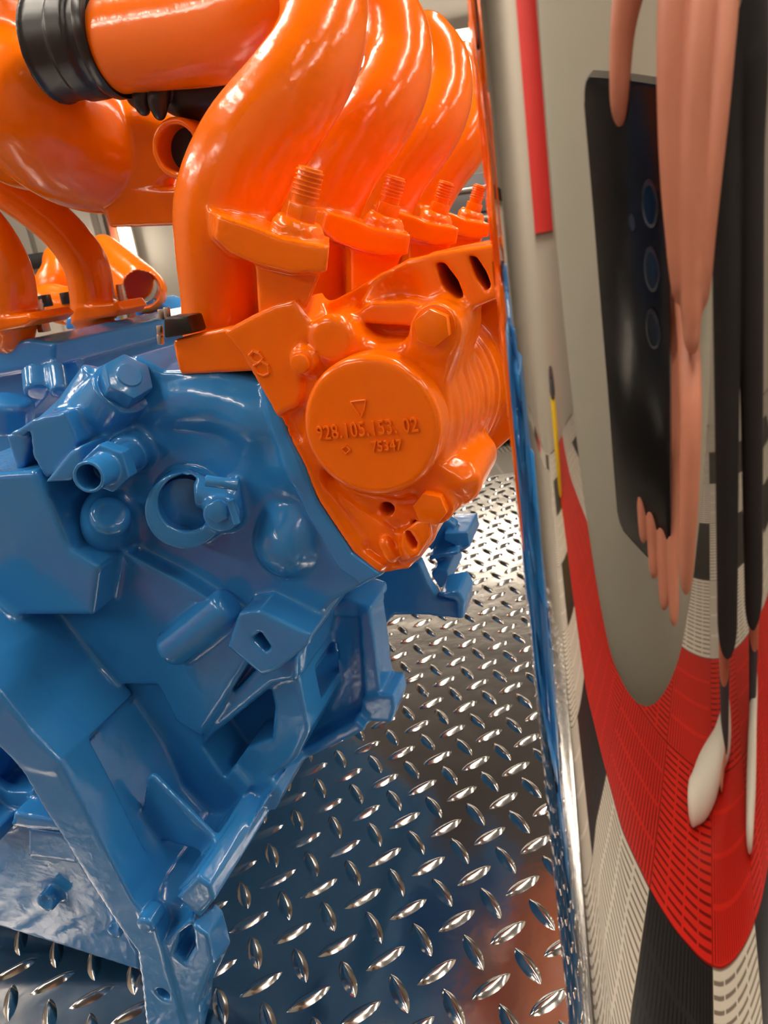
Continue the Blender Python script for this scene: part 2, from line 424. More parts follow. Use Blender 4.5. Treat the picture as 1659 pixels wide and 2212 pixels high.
# ------------------------------------------------------------------ tread plate deck
def deck():
    e1 = np.array([0.8965, -0.443]); e2 = np.array([0.443, 0.8965])
    o = np.array([-0.0542, 0.4039]); L1, L2 = 0.0330, 0.0375
    V, F = [], []
    # lens-shaped lug template
    nu, nv = 12, 6; hl, hw, hh = 0.0142, 0.0046, 0.0030
    T = []
    for i in range(nu+1):
        t = -1+2*i/nu; w = hw*(1-abs(t)**2.2)**0.8 if abs(t) < 1 else 0
        for j in range(nv+1):
            s = -1+2*j/nv
            T.append((t*hl, s*w, hh*(1-abs(s)**1.35)*(1-abs(t)**3.5)))
    T = np.array(T)
    TF = [(i*(nv+1)+j, (i+1)*(nv+1)+j, (i+1)*(nv+1)+j+1, i*(nv+1)+j+1) for i in range(nu) for j in range(nv)]
    TF = np.array(TF)
    angs = (math.radians(26.4), math.radians(-71.7))
    cnt = 0
    bx0, bx1, by0, by1 = -1.15, 0.75, 0.17, 1.30
    VV, FF = [], []
    rng = np.random.default_rng(3)
    for i in range(-50, 50):
        for j in range(-30, 45):
            for k in (0, 1):
                p = o+e1*L1*(i+0.5*k)+e2*L2*(j+0.5*k)
                if not (bx0+0.015 < p[0] < bx1-0.015 and by0+0.015 < p[1] < by1-0.015): continue
                if p[0] < -0.55: continue
                a = angs[k]+rng.normal()*0.02; ca, sa = math.cos(a), math.sin(a)
                W = T*np.array([1, 1, 1+rng.normal()*0.06])
                VV.append(np.stack([p[0]+W[:, 0]*ca-W[:, 1]*sa, p[1]+W[:, 0]*sa+W[:, 1]*ca, W[:, 2]-0.0002], 1))
                FF.append(TF+cnt); cnt += len(T)
    base = np.array([(bx0, by0, 0), (bx1, by0, 0), (bx1, by1, 0), (bx0, by1, 0), (bx0, by0, -0.02), (bx1, by0, -0.02), (bx1, by1, -0.02), (bx0, by1, -0.02)])
    bf = [(0, 1, 2, 3), (7, 6, 5, 4), (0, 4, 5, 1), (1, 5, 6, 2), (2, 6, 7, 3), (3, 7, 4, 0)]
    V = np.vstack(VV+[base]); F = np.vstack(FF+[np.array(bf)+cnt])
    root = empty('display_platform', (0, 0, FZ))
    tag(root, 'low display platform topped with shiny diamond tread plate under the engine', 'platform')
    V[:, 2] -= FZ
    p = mesh_np('tread_plate', V, F, M['plate'], root, True)
    p.data.set_sharp_from_angle(angle=math.radians(70))
    bm = bmesh.new(); add_box(bm, ((bx0+bx1)/2, (by0+by1)/2, (-0.02-FZ)/2), (bx1-bx0-0.04, by1-by0-0.04, -0.02-FZ))
    bm_obj('platform_box', bm, M['black'], root, smooth=False)
deck()

# ------------------------------------------------------------------ chrome column
def column():
    # facing angle of the skin (degrees) against the bearing seen from the camera
    px = [1060, 1063, 1072, 1090, 1115, 1150, 1190, 1260, 1330, 1400, 1440, 1500, 1530, 1545, 1600, 1660, 1740, 1800]
    be = [88, 80, 74, 66, 57, 35, 22, 12.6, 6.2, 0, -3.4, -9.5, -12.5, -15, -22, -30, -45, -60]
    def bearing(x):
        r = ray(x, 557-(x-743)*0.1584); return math.atan2(r[0], r[1])
    thk = np.array([bearing(x) for x in px]); bk = np.radians(be)
    n = 900
    th = np.linspace(thk[0], thk[-1], n)
    be_ = np.interp(th, thk, bk)
    ker = np.hanning(25); ker /= ker.sum(); be_ = np.convolve(np.pad(be_, 12, mode='edge'), ker, 'valid')
    # d ln r / d theta = tan(beta)
    g = -np.tan(be_); g = np.clip(g, -40, 40)
    lr = np.concatenate([[0], np.cumsum(0.5*(g[1:]+g[:-1])*np.diff(th))])
    i0 = np.argmin(abs(be_)); r = 0.126*np.exp(lr-lr[i0])
    P = np.stack([r*np.sin(th), r*np.cos(th)], 1)
    return th, P
_, CP = column()

def build_column():
    P = [Vector((x, y)) for x, y in CP]
    a, b = P[0], P[-1]
    back = [Vector((b.x+0.02, b.y+0.02)), Vector((b.x+0.02, b.y+0.05)), Vector((a.x+0.03, a.y+0.047)), Vector((a.x+0.012, a.y+0.035)), Vector((a.x+0.0025, a.y+0.015))]
    ring = P+back
    zs = list(np.linspace(FZ+0.03, 1.35, 160))
    n = len(ring); V = []; F = []
    for z in zs: V += [(p.x, p.y, z) for p in ring]
    for k in range(len(zs)-1):
        for i in range(n): F.append((k*n+i, k*n+(i+1) % n, (k+1)*n+(i+1) % n, (k+1)*n+i))
    F.append(tuple(range(n))[::-1]); F.append(tuple((len(zs)-1)*n+i for i in range(n)))
    cx_, cy_ = sum(p.x for p in ring)/n, sum(p.y for p in ring)/n
    root = empty('chrome_pillar', (cx_, cy_, FZ))
    tag(root, 'tall mirror-polished chrome pillar at the right, reflecting the photographer and the tiled floor', 'pillar')
    V = np.array(V)-np.array([cx_, cy_, FZ])
    bm = bmesh.new(); vs = [bm.verts.new(v) for v in V]
    for f in F: bm.faces.new([vs[i] for i in f])
    bm_obj('chrome_skin', bm, M['chrome'], root, True, 50)
    bm = bmesh.new(); add_box(bm, (0, 0, 0.015), (0.14, 0.09, 0.03), bevel=0.004)
    bm_obj('foot_plate', bm, M['black'], root)
build_column()

# ------------------------------------------------------------------ the engine
# Engine frame: u to the right, a along the crankshaft away from the viewer, v up.
AZ = math.radians(19.357)
CA, SA = math.cos(AZ), math.sin(AZ)
def E(px, py, a):
    """the point of the photo (px,py) on the cross plane a of the engine"""
    r = ray(px, py); ra = r[0]*SA+r[1]*CA; ru = r[0]*CA-r[1]*SA; t = a/ra
    return np.array([ru*t, a, CAM_H+r[2]*t])
def S(a, px=830, py=1000):
    """metres per pixel at the cross plane a"""
    r = ray(px, py); return a/(r[0]*SA+r[1]*CA)/FOC*np.linalg.norm(ray(px, py))**0
EO = np.array([-0.20, 0.45, 0.0])          # foot of the engine in its own frame
engine = empty('engine', (EO[0]*CA+EO[1]*SA, -EO[0]*SA+EO[1]*CA, 0), -AZ)
tag(engine, 'partly assembled V8 car engine painted glossy blue and orange on the tread plate', 'engine')
def uv(pts, a): return [(lambda q: (q[0], q[2]))(E(x, y, a)) for x, y in pts]
def pr(c, pts, a0, a1, r=0.0015, k=0.003, op='u', ref=None):
    """outline traced on plane ref (default a0), pushed along the crank axis from a0 to a1"""
    P = uv(pts, a0 if ref is None else ref)
    c.loft(P, a0, [(x, y) for x, y in P], a1, r, k, op)
def lf(c, A, a0, B, a1, r=0.0015, k=0.003, op='u'):
    c.loft(uv(A, a0), a0, uv(B, a1), a1, r, k, op)
def cy(c, p0, p1, r0, r1=None, r=0.001, k=0.002, op='u'):
    """round bar between two (px,py,a) points, radii in millimetres"""
    if p0[0] == p1[0] and p0[1] == p1[1]:      # same spot: run parallel to the crank axis
        m_ = E(p0[0], p0[1], (p0[2]+p1[2])/2 if op == 's' else min(p0[2], p1[2]))
        c.cone((m_[0], p0[2], m_[2]), (m_[0], p1[2], m_[2]), r0/1000, None if r1 is None else r1/1000, r, k, op); return
    c.cone(E(*p0), E(*p1), r0/1000, None if r1 is None else r1/1000, r, k, op)
def part(name, c, m, parent=None, relax=1):
    return c.mesh(name, m, parent or engine, EO, relax)
def pobj(name, bm, m, parent=None, sharp=35):
    bmesh.ops.translate(bm, verts=bm.verts, vec=Vector(-EO))
    return bm_obj(name, bm, m, parent or engine, True, sharp)
def V3(*p): return Vector(E(*p))

# ---- cylinder block (blue) ----
def build_block():
    c = Cast((-0.50, 0.232, 0.0035), (-0.085, 0.60, 0.36), 0.0014)
    # bell flange band, its face toward the viewer
    arc = [(-120, 1390), (-40, 1455), (0, 1498), (60, 1575), (130, 1648), (180, 1740), (240, 1860), (285, 1945), (335, 2000), (352, 2060), (375, 2140), (405, 2260)]
    inn = [(320, 2260), (305, 2120), (296, 2055), (262, 2010), (190, 1900), (130, 1800), (90, 1740), (50, 1670), (0, 1610), (-120, 1540)]
    pr(c, arc+inn, 0.250, 0.272, 0.0008, 0.003)
    # curved hood running back from the flange to the rear wall
    pr(c, [(-200, 1330), (-120, 1385), (-40, 1452), (0, 1498), (60, 1573), (131, 1648), (118, 1672), (60, 1660), (-20, 1600), (-200, 1520)], 0.250, 0.312, 0.0008, 0.002)
    # valley wall left of the head
    pr(c, [(-160, 1035), (72, 1018), (115, 1100), (150, 1185), (215, 1225), (200, 1330), (-160, 1330)], 0.288, 0.36, 0.002, 0.006)
    # block deck under the head: end wall of the cylinder bank
    pr(c, [(60, 1300), (180, 1190), (260, 1200), (400, 1280), (520, 1365), (556, 1400), (500, 1490), (432, 1592), (380, 1560), (340, 1480), (200, 1480)], 0.308, 0.60, 0.0012, 0.003)
    pr(c, [(500, 1365), (660, 1395), (655, 1450), (600, 1480), (450, 1590), (430, 1560)], 0.320, 0.60, 0.0012, 0.002)
    pr(c, [(430, 1575), (560, 1440), (640, 1420), (640, 1470), (590, 1478), (440, 1602)], 0.312, 0.36, 0.0012, 0.003)
    # crankcase wall and skirt
    sk = [(60, 1560), (250, 1540), (350, 1560), (385, 1640), (440, 1700), (560, 1735), (582, 1762), (566, 1800), (500, 1800), (420, 1880), (300, 2030), (-200, 1920), (-200, 1600)]
    pr(c, sk, 0.318, 0.60, 0.0012, 0.004, ref=0.30)
    lf(c, [(90, 1640), (140, 1650), (205, 1745), (270, 1855), (330, 1935), (390, 1965), (444, 1945), (420, 1990), (330, 2000), (250, 1940), (130, 1800)], 0.262,
          [(180, 1500), (335, 1472), (395, 1560), (428, 1650), (490, 1705), (560, 1700), (625, 1650), (590, 1720), (500, 1800), (400, 1800), (250, 1700)], 0.330, 0.0012, 0.003)
    # rear wall that closes the case
    pr(c, [(-160, 1200), (60, 1205), (260, 1300), (350, 1450), (440, 1592), (540, 1700), (440, 1860), (320, 1960), (-160, 1900)], 0.314, 0.34, 0.0012, 0.003)
    # rail running back
    lf(c, [(380, 1940), (424, 1893), (454, 1914), (463, 1946), (430, 1985)], 0.256, [(590, 1635), (618, 1598), (642, 1614), (652, 1642), (620, 1672)], 0.365, 0.0008, 0.0015)
    lf(c, [(380, 1925), (424, 1880), (436, 1890), (440, 1910), (400, 1945)], 0.262, [(580, 1620), (610, 1584), (622, 1592), (628, 1612), (600, 1640)], 0.365, 0.0008, 0.0015)
    # foot of the flange with its hollow
    lf(c, [(352, 2040), (408, 1990), (450, 2020), (462, 2080), (430, 2170), (440, 2260), (340, 2260)], 0.252,
          [(400, 1930), (440, 1918), (482, 1966), (500, 2035), (462, 2110), (450, 2230), (380, 2200)], 0.276, 0.001, 0.003)
    pr(c, [(424, 1958), (452, 1936), (456, 1985), (434, 2022), (414, 2004)], 0.250, 0.285, 0.001, 0.001, 's', ref=0.270)
    # thin web on the skirt
    pr(c, [(318, 1680), (328, 1674), (470, 1818), (470, 1850), (300, 1800)], 0.282, 0.286, 0.0008, 0.003)
    # pocket box of the side wall
    pr(c, [(430, 1590), (590, 1462), (640, 1440), (668, 1580), (640, 1640), (560, 1700), (490, 1684), (436, 1616)], 0.318, 0.42, 0.0012, 0.002)
    pr(c, [(446, 1598), (588, 1482), (596, 1520), (590, 1592), (536, 1612), (496, 1668)], 0.306, 0.345, 0.001, 0.001, 's', ref=0.320)
    # bearing bulkheads inside the bell, deck of the rear wall
    pr(c, [(-200, 1600), (0, 1610), (60, 1690), (110, 1770), (190, 1880), (262, 1990), (300, 2060), (300, 2098), (120, 2040), (0, 2003), (-200, 1940)], 0.284, 0.31, 0.0012, 0.003)
    pr(c, [(60, 1790), (168, 1805), (172, 1868), (60, 1852)], 0.276, 0.29, 0.0012, 0.002)
    pr(c, [(22, 1755), (130, 1775), (150, 1800), (60, 1792), (16, 1782)], 0.270, 0.29, 0.001, 0.002)
    pr(c, [(170, 1885), (210, 1905), (232, 1996), (200, 1995)], 0.270, 0.300, 0.001, 0.001, 's')
    pr(c, [(-60, 1630), (10, 1620), (45, 1690), (48, 1730), (20, 1750), (-60, 1750)], 0.270, 0.305, 0.001, 0.001, 's')
    cy(c, (95, 1955, 0.274), (95, 1955, 0.292), 6.2, k=0.003)
    c.ball(E(95, 1955, 0.272), 0.0050, 0.001, 's')
    cy(c, (245, 2015, 0.276), (245, 2015, 0.292), 5.0, k=0.002)
    c.ball(E(240, 2008, 0.275), 0.0036, 0.001, 's')
    # crank bore ring on the far left
    cy(c, (-75, 1800, 0.262), (-75, 1800, 0.292), 17.0, k=0.002)
    c.cone(E(-75, 1800, 0.250), E(-75, 1800, 0.250)+np.array([0, 0.035, 0]), 0.0135, None, 0.001, 0.001, 's')
    # dowel boss and bolt hole in the flange face
    cy(c, (312, 2003, 0.245), (312, 2003, 0.258), 5.2, k=0.001)
    cy(c, (352, 2148, 0.244), (352, 2148, 0.256), 4.2, k=0.0006, op='s')
    # round boss under the seam
    c.cone(E(362, 1408, 0.305), E(500, 1300, 0.312), 0.0098, 0.0098, 0.004, 0.003)
    # first side bracket (with window) and its foot
    pr(c, [(600, 1440), (690, 1305), (725, 1296), (798, 1318), (803, 1350), (822, 1502), (812, 1540), (780, 1556), (700, 1580), (640, 1660), (590, 1640)], 0.368, 0.378, 0.0008, 0.003)
    pr(c, [(775, 1322), (798, 1318), (804, 1350), (823, 1500), (800, 1540), (786, 1500)], 0.362, 0.388, 0.001, 0.002)
    pr(c, [(716, 1300), (745, 1292), (800, 1312), (803, 1332), (760, 1336), (716, 1330)], 0.364, 0.398, 0.001, 0.002)
    pr(c, [(780, 1512), (818, 1500), (850, 1502), (856, 1530), (846, 1562), (778, 1558)], 0.360, 0.386, 0.001, 0.002)
    pr(c, [(640, 1612), (780, 1535), (800, 1556), (650, 1630), (600, 1700), (580, 1690)], 0.352, 0.376, 0.001, 0.002, ref=0.362)
    cy(c, (766, 1300, 0.372), (764, 1330, 0.372), 2.6, k=0.0004, op='s')
    pr(c, [(672, 1420), (676, 1388), (700, 1378), (728, 1392), (730, 1455), (672, 1455)], 0.34, 0.40, 0.0008, 0.0005, 's', ref=0.368)
    cy(c, (640, 1424, 0.40), (740, 1400, 0.40), 8.5, k=0.001)
    # second bracket further back
    pr(c, [(690, 1270), (800, 1240), (905, 1215), (925, 1262), (945, 1292), (992, 1298), (1004, 1300), (1002, 1337), (900, 1328), (850, 1330), (822, 1362), (700, 1420)], 0.50, 0.512, 0.0008, 0.003)
    pr(c, [(940, 1286), (992, 1276), (1004, 1300), (1002, 1337), (985, 1337), (985, 1300)], 0.494, 0.53, 0.001, 0.002)
    cy(c, (975, 1276, 0.515), (975, 1292, 0.515), 3.0, k=0.0004, op='s')
    part('cylinder_block', c, M['blue'])
build_block()

def build_rear_bracket():
    # the arms of the mount carrier behind the second bracket
    c = Cast((-0.16, 0.50, 0.12), (-0.05, 0.74, 0.30), 0.0012)
    pr(c, [(905, 1190), (940, 1115), (965, 1122), (985, 1135), (978, 1158), (1012, 1158), (1016, 1182), (985, 1200), (935, 1215)], 0.56, 0.572, 0.001, 0.002)
    pr(c, [(925, 1120), (940, 1115), (945, 1145), (920, 1230), (945, 1290), (930, 1290), (902, 1220)], 0.55, 0.60, 0.001, 0.003)
    pr(c, [(960, 1150), (1010, 1150), (1016, 1180), (1000, 1186), (958, 1168)], 0.555, 0.60, 0.001, 0.002)
    pr(c, [(905, 1205), (990, 1190), (990, 1198), (905, 1216)], 0.545, 0.60, 0.001, 0.002)
    pr(c, [(938, 1228), (966, 1232), (972, 1262), (950, 1272), (930, 1240)], 0.545, 0.60, 0.001, 0.002)
    cy(c, (958, 1226, 0.58), (958, 1240, 0.58), 3.0, k=0.0004, op='s')
    cy(c, (973, 1126, 0.565), (973, 1140, 0.565), 2.5, k=0.0004, op='s')
    cy(c, (1000, 1150, 0.575), (1000, 1164, 0.575), 2.5, k=0.0004, op='s')
    part('mount_bracket', c, M['blue'])
build_rear_bracket()

# ---- cylinder head (blue) ----
def build_head():
    c = Cast((-0.33, 0.245, 0.185), (-0.085, 0.44, 0.385), 0.0011)
    face = [(75, 905), (140, 845), (215, 790), (290, 770), (352, 800), (470, 800), (592, 835), (605, 905), (690, 1090), (760, 1195), (826, 1243), (790, 1262), (720, 1300),
            (680, 1340), (655, 1385), (560, 1420), (500, 1372), (380, 1295), (245, 1218), (150, 1150), (112, 1050), (70, 980)]
    pr(c, face, 0.318, 0.43, 0.003, 0.003)
    # rim along the joint with the orange housing
    pr(c, [(560, 830), (592, 835), (606, 905), (690, 1090), (760, 1195), (826, 1243), (780, 1262), (730, 1230), (660, 1110), (600, 960)], 0.312, 0.43, 0.0012, 0.004)
    # rounded top pipe
    c.tube([E(355, 868, 0.333), E(470, 862, 0.330), E(590, 885, 0.332)], [0.0155, 0.0155, 0.0155], 0.004)
    c.ball(E(575, 905, 0.330), 0.016, 0.012)
    c.ball(E(650, 1000, 0.326), 0.012, 0.010)
    # slanted round tower under the big hex plug
    cy(c, (165, 965, 0.320), (262, 838, 0.312), 14.5, 13.5, 0.002, 0.004)
    cy(c, (118, 935, 0.312), (205, 800, 0.322), 6, 6, 0.002, 0.006)
    # left lug pair with the dark underside
    pr(c, [(14, 938), (40, 926), (72, 905), (140, 890), (168, 955), (135, 1012), (98, 1035), (70, 985), (64, 930), (45, 945)], 0.292, 0.325, 0.001, 0.003)
    pr(c, [(12, 940), (44, 936), (66, 945), (50, 1012), (36, 1015)], 0.296, 0.325, 0.001, 0.002)
    pr(c, [(96, 1042), (150, 975), (176, 962), (176, 1010), (150, 1040)], 0.286, 0.32, 0.001, 0.002)
    # bulge under the hose nipple
    c.ball(E(232, 1122, 0.312), 0.0135, 0.010, sc=(0.85, 1.1, 1.2))
    cy(c, (240, 1110, 0.297), (225, 1185, 0.325), 10, 9, 0.004, 0.008)
    # boss of the nipple
    cy(c, (272, 985, 0.303), (300, 965, 0.325), 9.5, 11, 0.002, 0.004)
    # ring port
    cy(c, (398, 1105, 0.297), (415, 1085, 0.325), 18.2, 19.0, 0.0012, 0.004)
    cy(c, (395, 1095, 0.285), (410, 1080, 0.310), 13.3, 13.3, 0.0006, 0.0008, 's')
    cy(c, (478, 1110, 0.297), (495, 1100, 0.325), 8.5, 9.5, 0.0012, 0.004)
    cy(c, (420, 1068, 0.302), (520, 1062, 0.312), 6.5, 6.5, 0.002, 0.004)
    # hollow shaded pocket and the big dome lower right
    c.tube([E(672, 1040, 0.345), E(650, 1100, 0.334), E(622, 1178, 0.3215)], [0.013, 0.0150, 0.0150], 0.005)
    c.ball(E(545, 1010, 0.345), 0.028, 0.012, sc=(1.0, 0.8, 1.0))
    # lower edge band of the head along the gasket
    pr(c, [(240, 1195), (262, 1190), (400, 1262), (530, 1345), (520, 1385), (500, 1376), (380, 1298), (245, 1222)], 0.308, 0.33, 0.0012, 0.003)
    # square lug
    pr(c, [(515, 1325), (560, 1318), (672, 1372), (668, 1392), (600, 1448), (566, 1462), (490, 1398)], 0.299, 0.36, 0.001, 0.003)
    pr(c, [(525, 1400), (545, 1386), (568, 1420), (556, 1432)], 0.29, 0.31, 0.0005, 0.0006, 's')
    part('cylinder_head', c, M['blue'])
    # the core plug inside the ring port
    bm = bmesh.new()
    add_cyl(bm, E(399, 1090, 0.306), E(404, 1084, 0.3115), 0.0131, 0.0131, 48, bevel=0.001)
    pobj('core_plug', bm, M['blue'])
    # big hex plug with washer
    ax = Vector(E(305, 770, 0.300))-Vector(E(255, 858, 0.316)); ax.normalize()
    b0 = V3(262, 842, 0.313)
    bm = bmesh.new()
    add_cyl(bm, b0, b0+ax*0.0030, 0.0138, 0.0138, 48, bevel=0.0008)
    add_prism(bm, hexpts(b0+ax*0.0028, ax, 0.0118, 0.35), ax*0.011, 0.0009)
    hp = pobj('hex_plug', bm, M['blue'])
    bm = bmesh.new()
    add_cyl(bm, b0+ax*0.0136, b0+ax*0.0146, 0.0062, 0.0055, 32)
    pobj('plug_recess', bm, M['blue'], hp)
    # hose nipple with hexagon
    p0, p1 = V3(190, 1031, 0.262), V3(283, 985, 0.306); ax = (p1-p0).normalized()
    c2 = Cast(np.minimum(p0, p1)-0.018, np.maximum(p0, p1)+0.018, 0.0006)
    c2.cone(p0, p1, 0.0070, 0.0074, 0.0005, 0.001)
    H = hexpts(p0+ax*0.017, ax, 0.0098, 0.2)
    e1 = np.array((H[0]-(p0+ax*0.017)).normalized()); n_ = np.array(ax); e2 = np.cross(n_, e1)
    c2.prism([(0.0112*math.cos(k*math.pi/3), 0.0112*math.sin(k*math.pi/3)) for k in range(6)], np.array(p0+ax*0.017), e1, e2, 0, 0.010, 0.0006, 0.001)
    c2.cone(p0-ax*0.004, p0+ax*0.016, 0.0056, 0.0050, 0.0002, 0.0003, 's')
    part('hose_nipple', c2, M['blue'])
    # roll pin and clamp bolt beside the ring port
    bm = bmesh.new(); add_cyl(bm, V3(444, 1038, 0.287), V3(514, 1048, 0.292), 0.0026, seg=24, bevel=0.0003)
    pobj('roll_pin', bm, M['blue'])
    bm = bmesh.new(); p = V3(468, 1106, 0.2915); q = V3(480, 1098, 0.300); axb = (q-p).normalized()
    add_prism(bm, hexpts(p, axb, 0.0055, 0.4), axb*0.006, 0.0006)
    add_cyl(bm, V3(497, 1080, 0.293), V3(512, 1130, 0.293), 0.0018, seg=16)
    pobj('clamp_bolt', bm, M['blue'])
    # black gasket line between head and orange housing
    bm = bmesh.new()
    add_prism(bm, [E(x, y, 0.3135) for x, y in [(556, 815), (594, 838), (608, 905), (692, 1090), (762, 1195), (812, 1240), (800, 1246), (752, 1200), (682, 1092), (598, 908), (584, 845)]], (0, 0.10, 0))
    pobj('gasket', bm, M['gasket'])
    bm = bmesh.new()
    add_prism(bm, [E(x, y, 0.3105) for x, y in [(262, 1232), (268, 1226), (400, 1300), (505, 1372), (500, 1380), (396, 1308)]], (0, 0.04, 0))
    pobj('head_gasket', bm, M['gasket'])
build_head()

# ---- orange cam housing on the right bank ----
def build_cam_housing():
    c = Cast((-0.20, 0.285, 0.255), (0.045, 0.66, 0.470), 0.0013)
    # raised tongue with the casting mark
    pr(c, [(480, 716), (545, 680), (600, 655), (636, 648), (652, 672), (664, 690), (652, 760), (650, 860), (640, 880), (598, 900), (560, 835), (520, 765)], 0.310, 0.345, 0.0015, 0.003)
    # strip along the joint with the head
    pr(c, [(575, 860), (600, 896), (650, 870), (668, 960), (705, 1040), (765, 1095), (850, 1150), (905, 1178), (935, 1140), (938, 1160), (930, 1178), (882, 1230), (818, 1240), (762, 1195), (692, 1090), (608, 905)],
       0.3165, 0.66, 0.0015, 0.003)
    # outer lip of the strip
    pr(c, [(590, 880), (603, 890), (700, 1078), (770, 1180), (830, 1225), (818, 1240), (762, 1195), (692, 1090), (606, 905)], 0.3125, 0.34, 0.0012, 0.003)
    pr(c, [(640, 960), (655, 950), (700, 1050), (790, 1170), (775, 1185), (690, 1070)], 0.314, 0.34, 0.001, 0.003)
    # main body
    pr(c, [(668, 705), (700, 668), (800, 608), (884, 560), (948, 545), (1062, 528), (1100, 700), (1108, 900), (1090, 990), (1010, 1060), (960, 1110), (930, 1140), (905, 1160), (850, 1150), (765, 1095), (690, 1020), (655, 900), (660, 760)],
       0.392, 0.66, 0.002, 0.004, ref=0.345)
    pr(c, [(668, 705), (700, 668), (800, 608), (884, 562), (905, 640), (900, 720), (700, 1080), (655, 900), (660, 760)], 0.345, 0.66, 0.002, 0.004)
    # top flange, its slots toward the valley
    pr(c, [(700, 660), (884, 560), (945, 545), (1075, 526), (1085, 640), (1010, 672), (900, 650), (760, 700), (690, 700)], 0.334, 0.66, 0.0015, 0.004)
    pr(c, [(942, 566), (962, 568), (990, 605), (1004, 640), (1000, 660), (980, 650), (955, 612)], 0.30, 0.70, 0.0008, 0.001, 's', ref=0.336)
    pr(c, [(1012, 552), (1030, 554), (1052, 588), (1062, 618), (1052, 628), (1030, 600)], 0.30, 0.70, 0.0008, 0.001, 's', ref=0.336)
    # stepped barrel of the end cover seat, all on one axis
    bu, _, bv = E(806, 925, 0.300)
    for a_, r_ in ((0.322, 33.0), (0.334, 35.2), (0.346, 37.0), (0.359, 39.5), (0.374, 42.5), (0.392, 45.5)):
        c.cone((bu, a_, bv), (bu, 0.66, bv), r_/1000, None, 0.002, 0.0015)
        c.cone((bu, a_-0.0022, bv), (bu, a_+0.0005, bv), (r_-2.8)/1000, None, 0.0005, 0.0006) if a_ > 0.33 else None
    # bolt bosses
    cy(c, (940, 715, 0.312), (940, 715, 0.36), 11.0, k=0.005)
    cy(c, (985, 1045, 0.318), (985, 1045, 0.37), 11.0, k=0.006, r=0.003)
    cy(c, (940, 1095, 0.312), (940, 1095, 0.36), 8.5, k=0.005)
    cy(c, (715, 735, 0.308), (715, 735, 0.36), 10.5, k=0.006, r=0.004)
    cy(c, (652, 782, 0.306), (652, 782, 0.33), 6.0, k=0.002)
    # seat body that ties the cover to its bolts
    pr(c, [(660, 800), (690, 735), (720, 705), (760, 716), (812, 745), (860, 742), (905, 715), (945, 690), (985, 705), (992, 760), (968, 830), (972, 920), (960, 1000), (985, 1015), (1018, 1040), (1000, 1070),
           (930, 1060), (860, 1085), (760, 1065), (690, 1010), (650, 930)], 0.3125, 0.36, 0.005, 0.005)
    # scalloped lip behind the cover
    cy(c, (830, 690, 0.330), (860, 640, 0.345), 13, k=0.003)
    c.ball(E(852, 640, 0.325), 0.014, 0.003, 's')
    pr(c, [(760, 680), (800, 655), (880, 650), (960, 672), (1000, 700), (930, 690), (890, 705), (800, 700)], 0.322, 0.36, 0.001, 0.003)
    # web below the cover with hole
    pr(c, [(700, 1030), (850, 1065), (940, 1010), (1000, 1050), (935, 1140), (905, 1160), (850, 1150), (765, 1095)], 0.320, 0.36, 0.002, 0.005)
    cy(c, (842, 1092, 0.30), (842, 1092, 0.350), 3.4, k=0.0006, op='s')
    # bottom lug with slot
    lf(c, [(870, 1150), (900, 1125), (930, 1118), (932, 1160), (905, 1200), (880, 1210), (868, 1180)], 0.306,
          [(850, 1150), (900, 1125), (935, 1130), (940, 1165), (905, 1210), (850, 1225), (840, 1180)], 0.335, 0.001, 0.002)
    pr(c, [(878, 1145), (888, 1146), (902, 1170), (902, 1184), (892, 1184), (878, 1162)], 0.30, 0.335, 0.0006, 0.0004, 's', ref=0.308)
    c.tube([E(832, 1172, 0.314), E(846, 1200, 0.314)], [0.0032, 0.0036], 0.001)
    # inlet foot flange left of the tongue
    pr(c, [(345, 742), (398, 727), (500, 705), (560, 745), (600, 800), (440, 808), (356, 812)], 0.316, 0.42, 0.0015, 0.002)

    cy(c, (372, 778, 0.3150), (372, 778, 0.33), 5.0, k=0.0005)
    part('cam_housing', c, M['orange'])
    # the round end cover with its cast letters
    d = Cast((-0.16, 0.290, 0.275), (-0.05, 0.335, 0.385), 0.0008)
    cy(d, (800, 925, 0.3005), (800, 925, 0.330), 30.4, 31.5, r=0.0032, k=0.001)
    ec = part('end_cover', d, M['orange'], relax=2)
    bm = bmesh.new()
    p = V3(940, 705, 0.3125); add_prism(bm, hexpts(p, (0, 1, 0), 0.0078, 0.25), Vector((0, -0.0065, 0)), 0.0006)
    add_cyl(bm, p, p+Vector((0, -0.0012, 0)), 0.0088, seg=32, bevel=0.0003)
    pobj('cover_bolt', bm, M['orange'])
    bm = bmesh.new()
    p = V3(935, 1090, 0.3125); add_prism(bm, hexpts(p, (0, 1, 0), 0.0078, 0.0), Vector((0, -0.0065, 0)), 0.0006)
    pobj('cover_bolt', bm, M['orange'])
    bm = bmesh.new()
    p = V3(652, 784, 0.3065); add_cyl(bm, p, p+Vector((0, -0.003, 0)), 0.0042, seg=24, bevel=0.0008)
    pobj('small_plug', bm, M['orange'])
    # cast lettering standing proud of the cover
    def text(s_, px, py, a, h, rot, m, parent, ext=0.0004, sx=1.0):
        cu = bpy.data.curves.new('lettering', 'FONT'); cu.body = s_; cu.size = h; cu.extrude = ext; cu.align_x = 'CENTER'; cu.align_y = 'CENTER'
        cu.bevel_depth = 0.00016; cu.bevel_resolution = 1; cu.offset = 0.0; cu.space_character = 1.12
        t = bpy.data.objects.new('lettering', cu); C.objects.link(t)
        dg = bpy.context.evaluated_depsgraph_get(); me = bpy.data.meshes.new_from_object(t.evaluated_get(dg))
        bpy.data.objects.remove(t); bpy.data.curves.remove(cu)
        o = E(px, py, a)-EO; c_, s2 = math.cos(rot), math.sin(rot)
        for v in me.vertices:
            x, y, z = v.co.x*sx, v.co.y, v.co.z
            v.co = (o[0]+x*c_-y*s2, o[1]-z, o[2]+x*s2+y*c_)
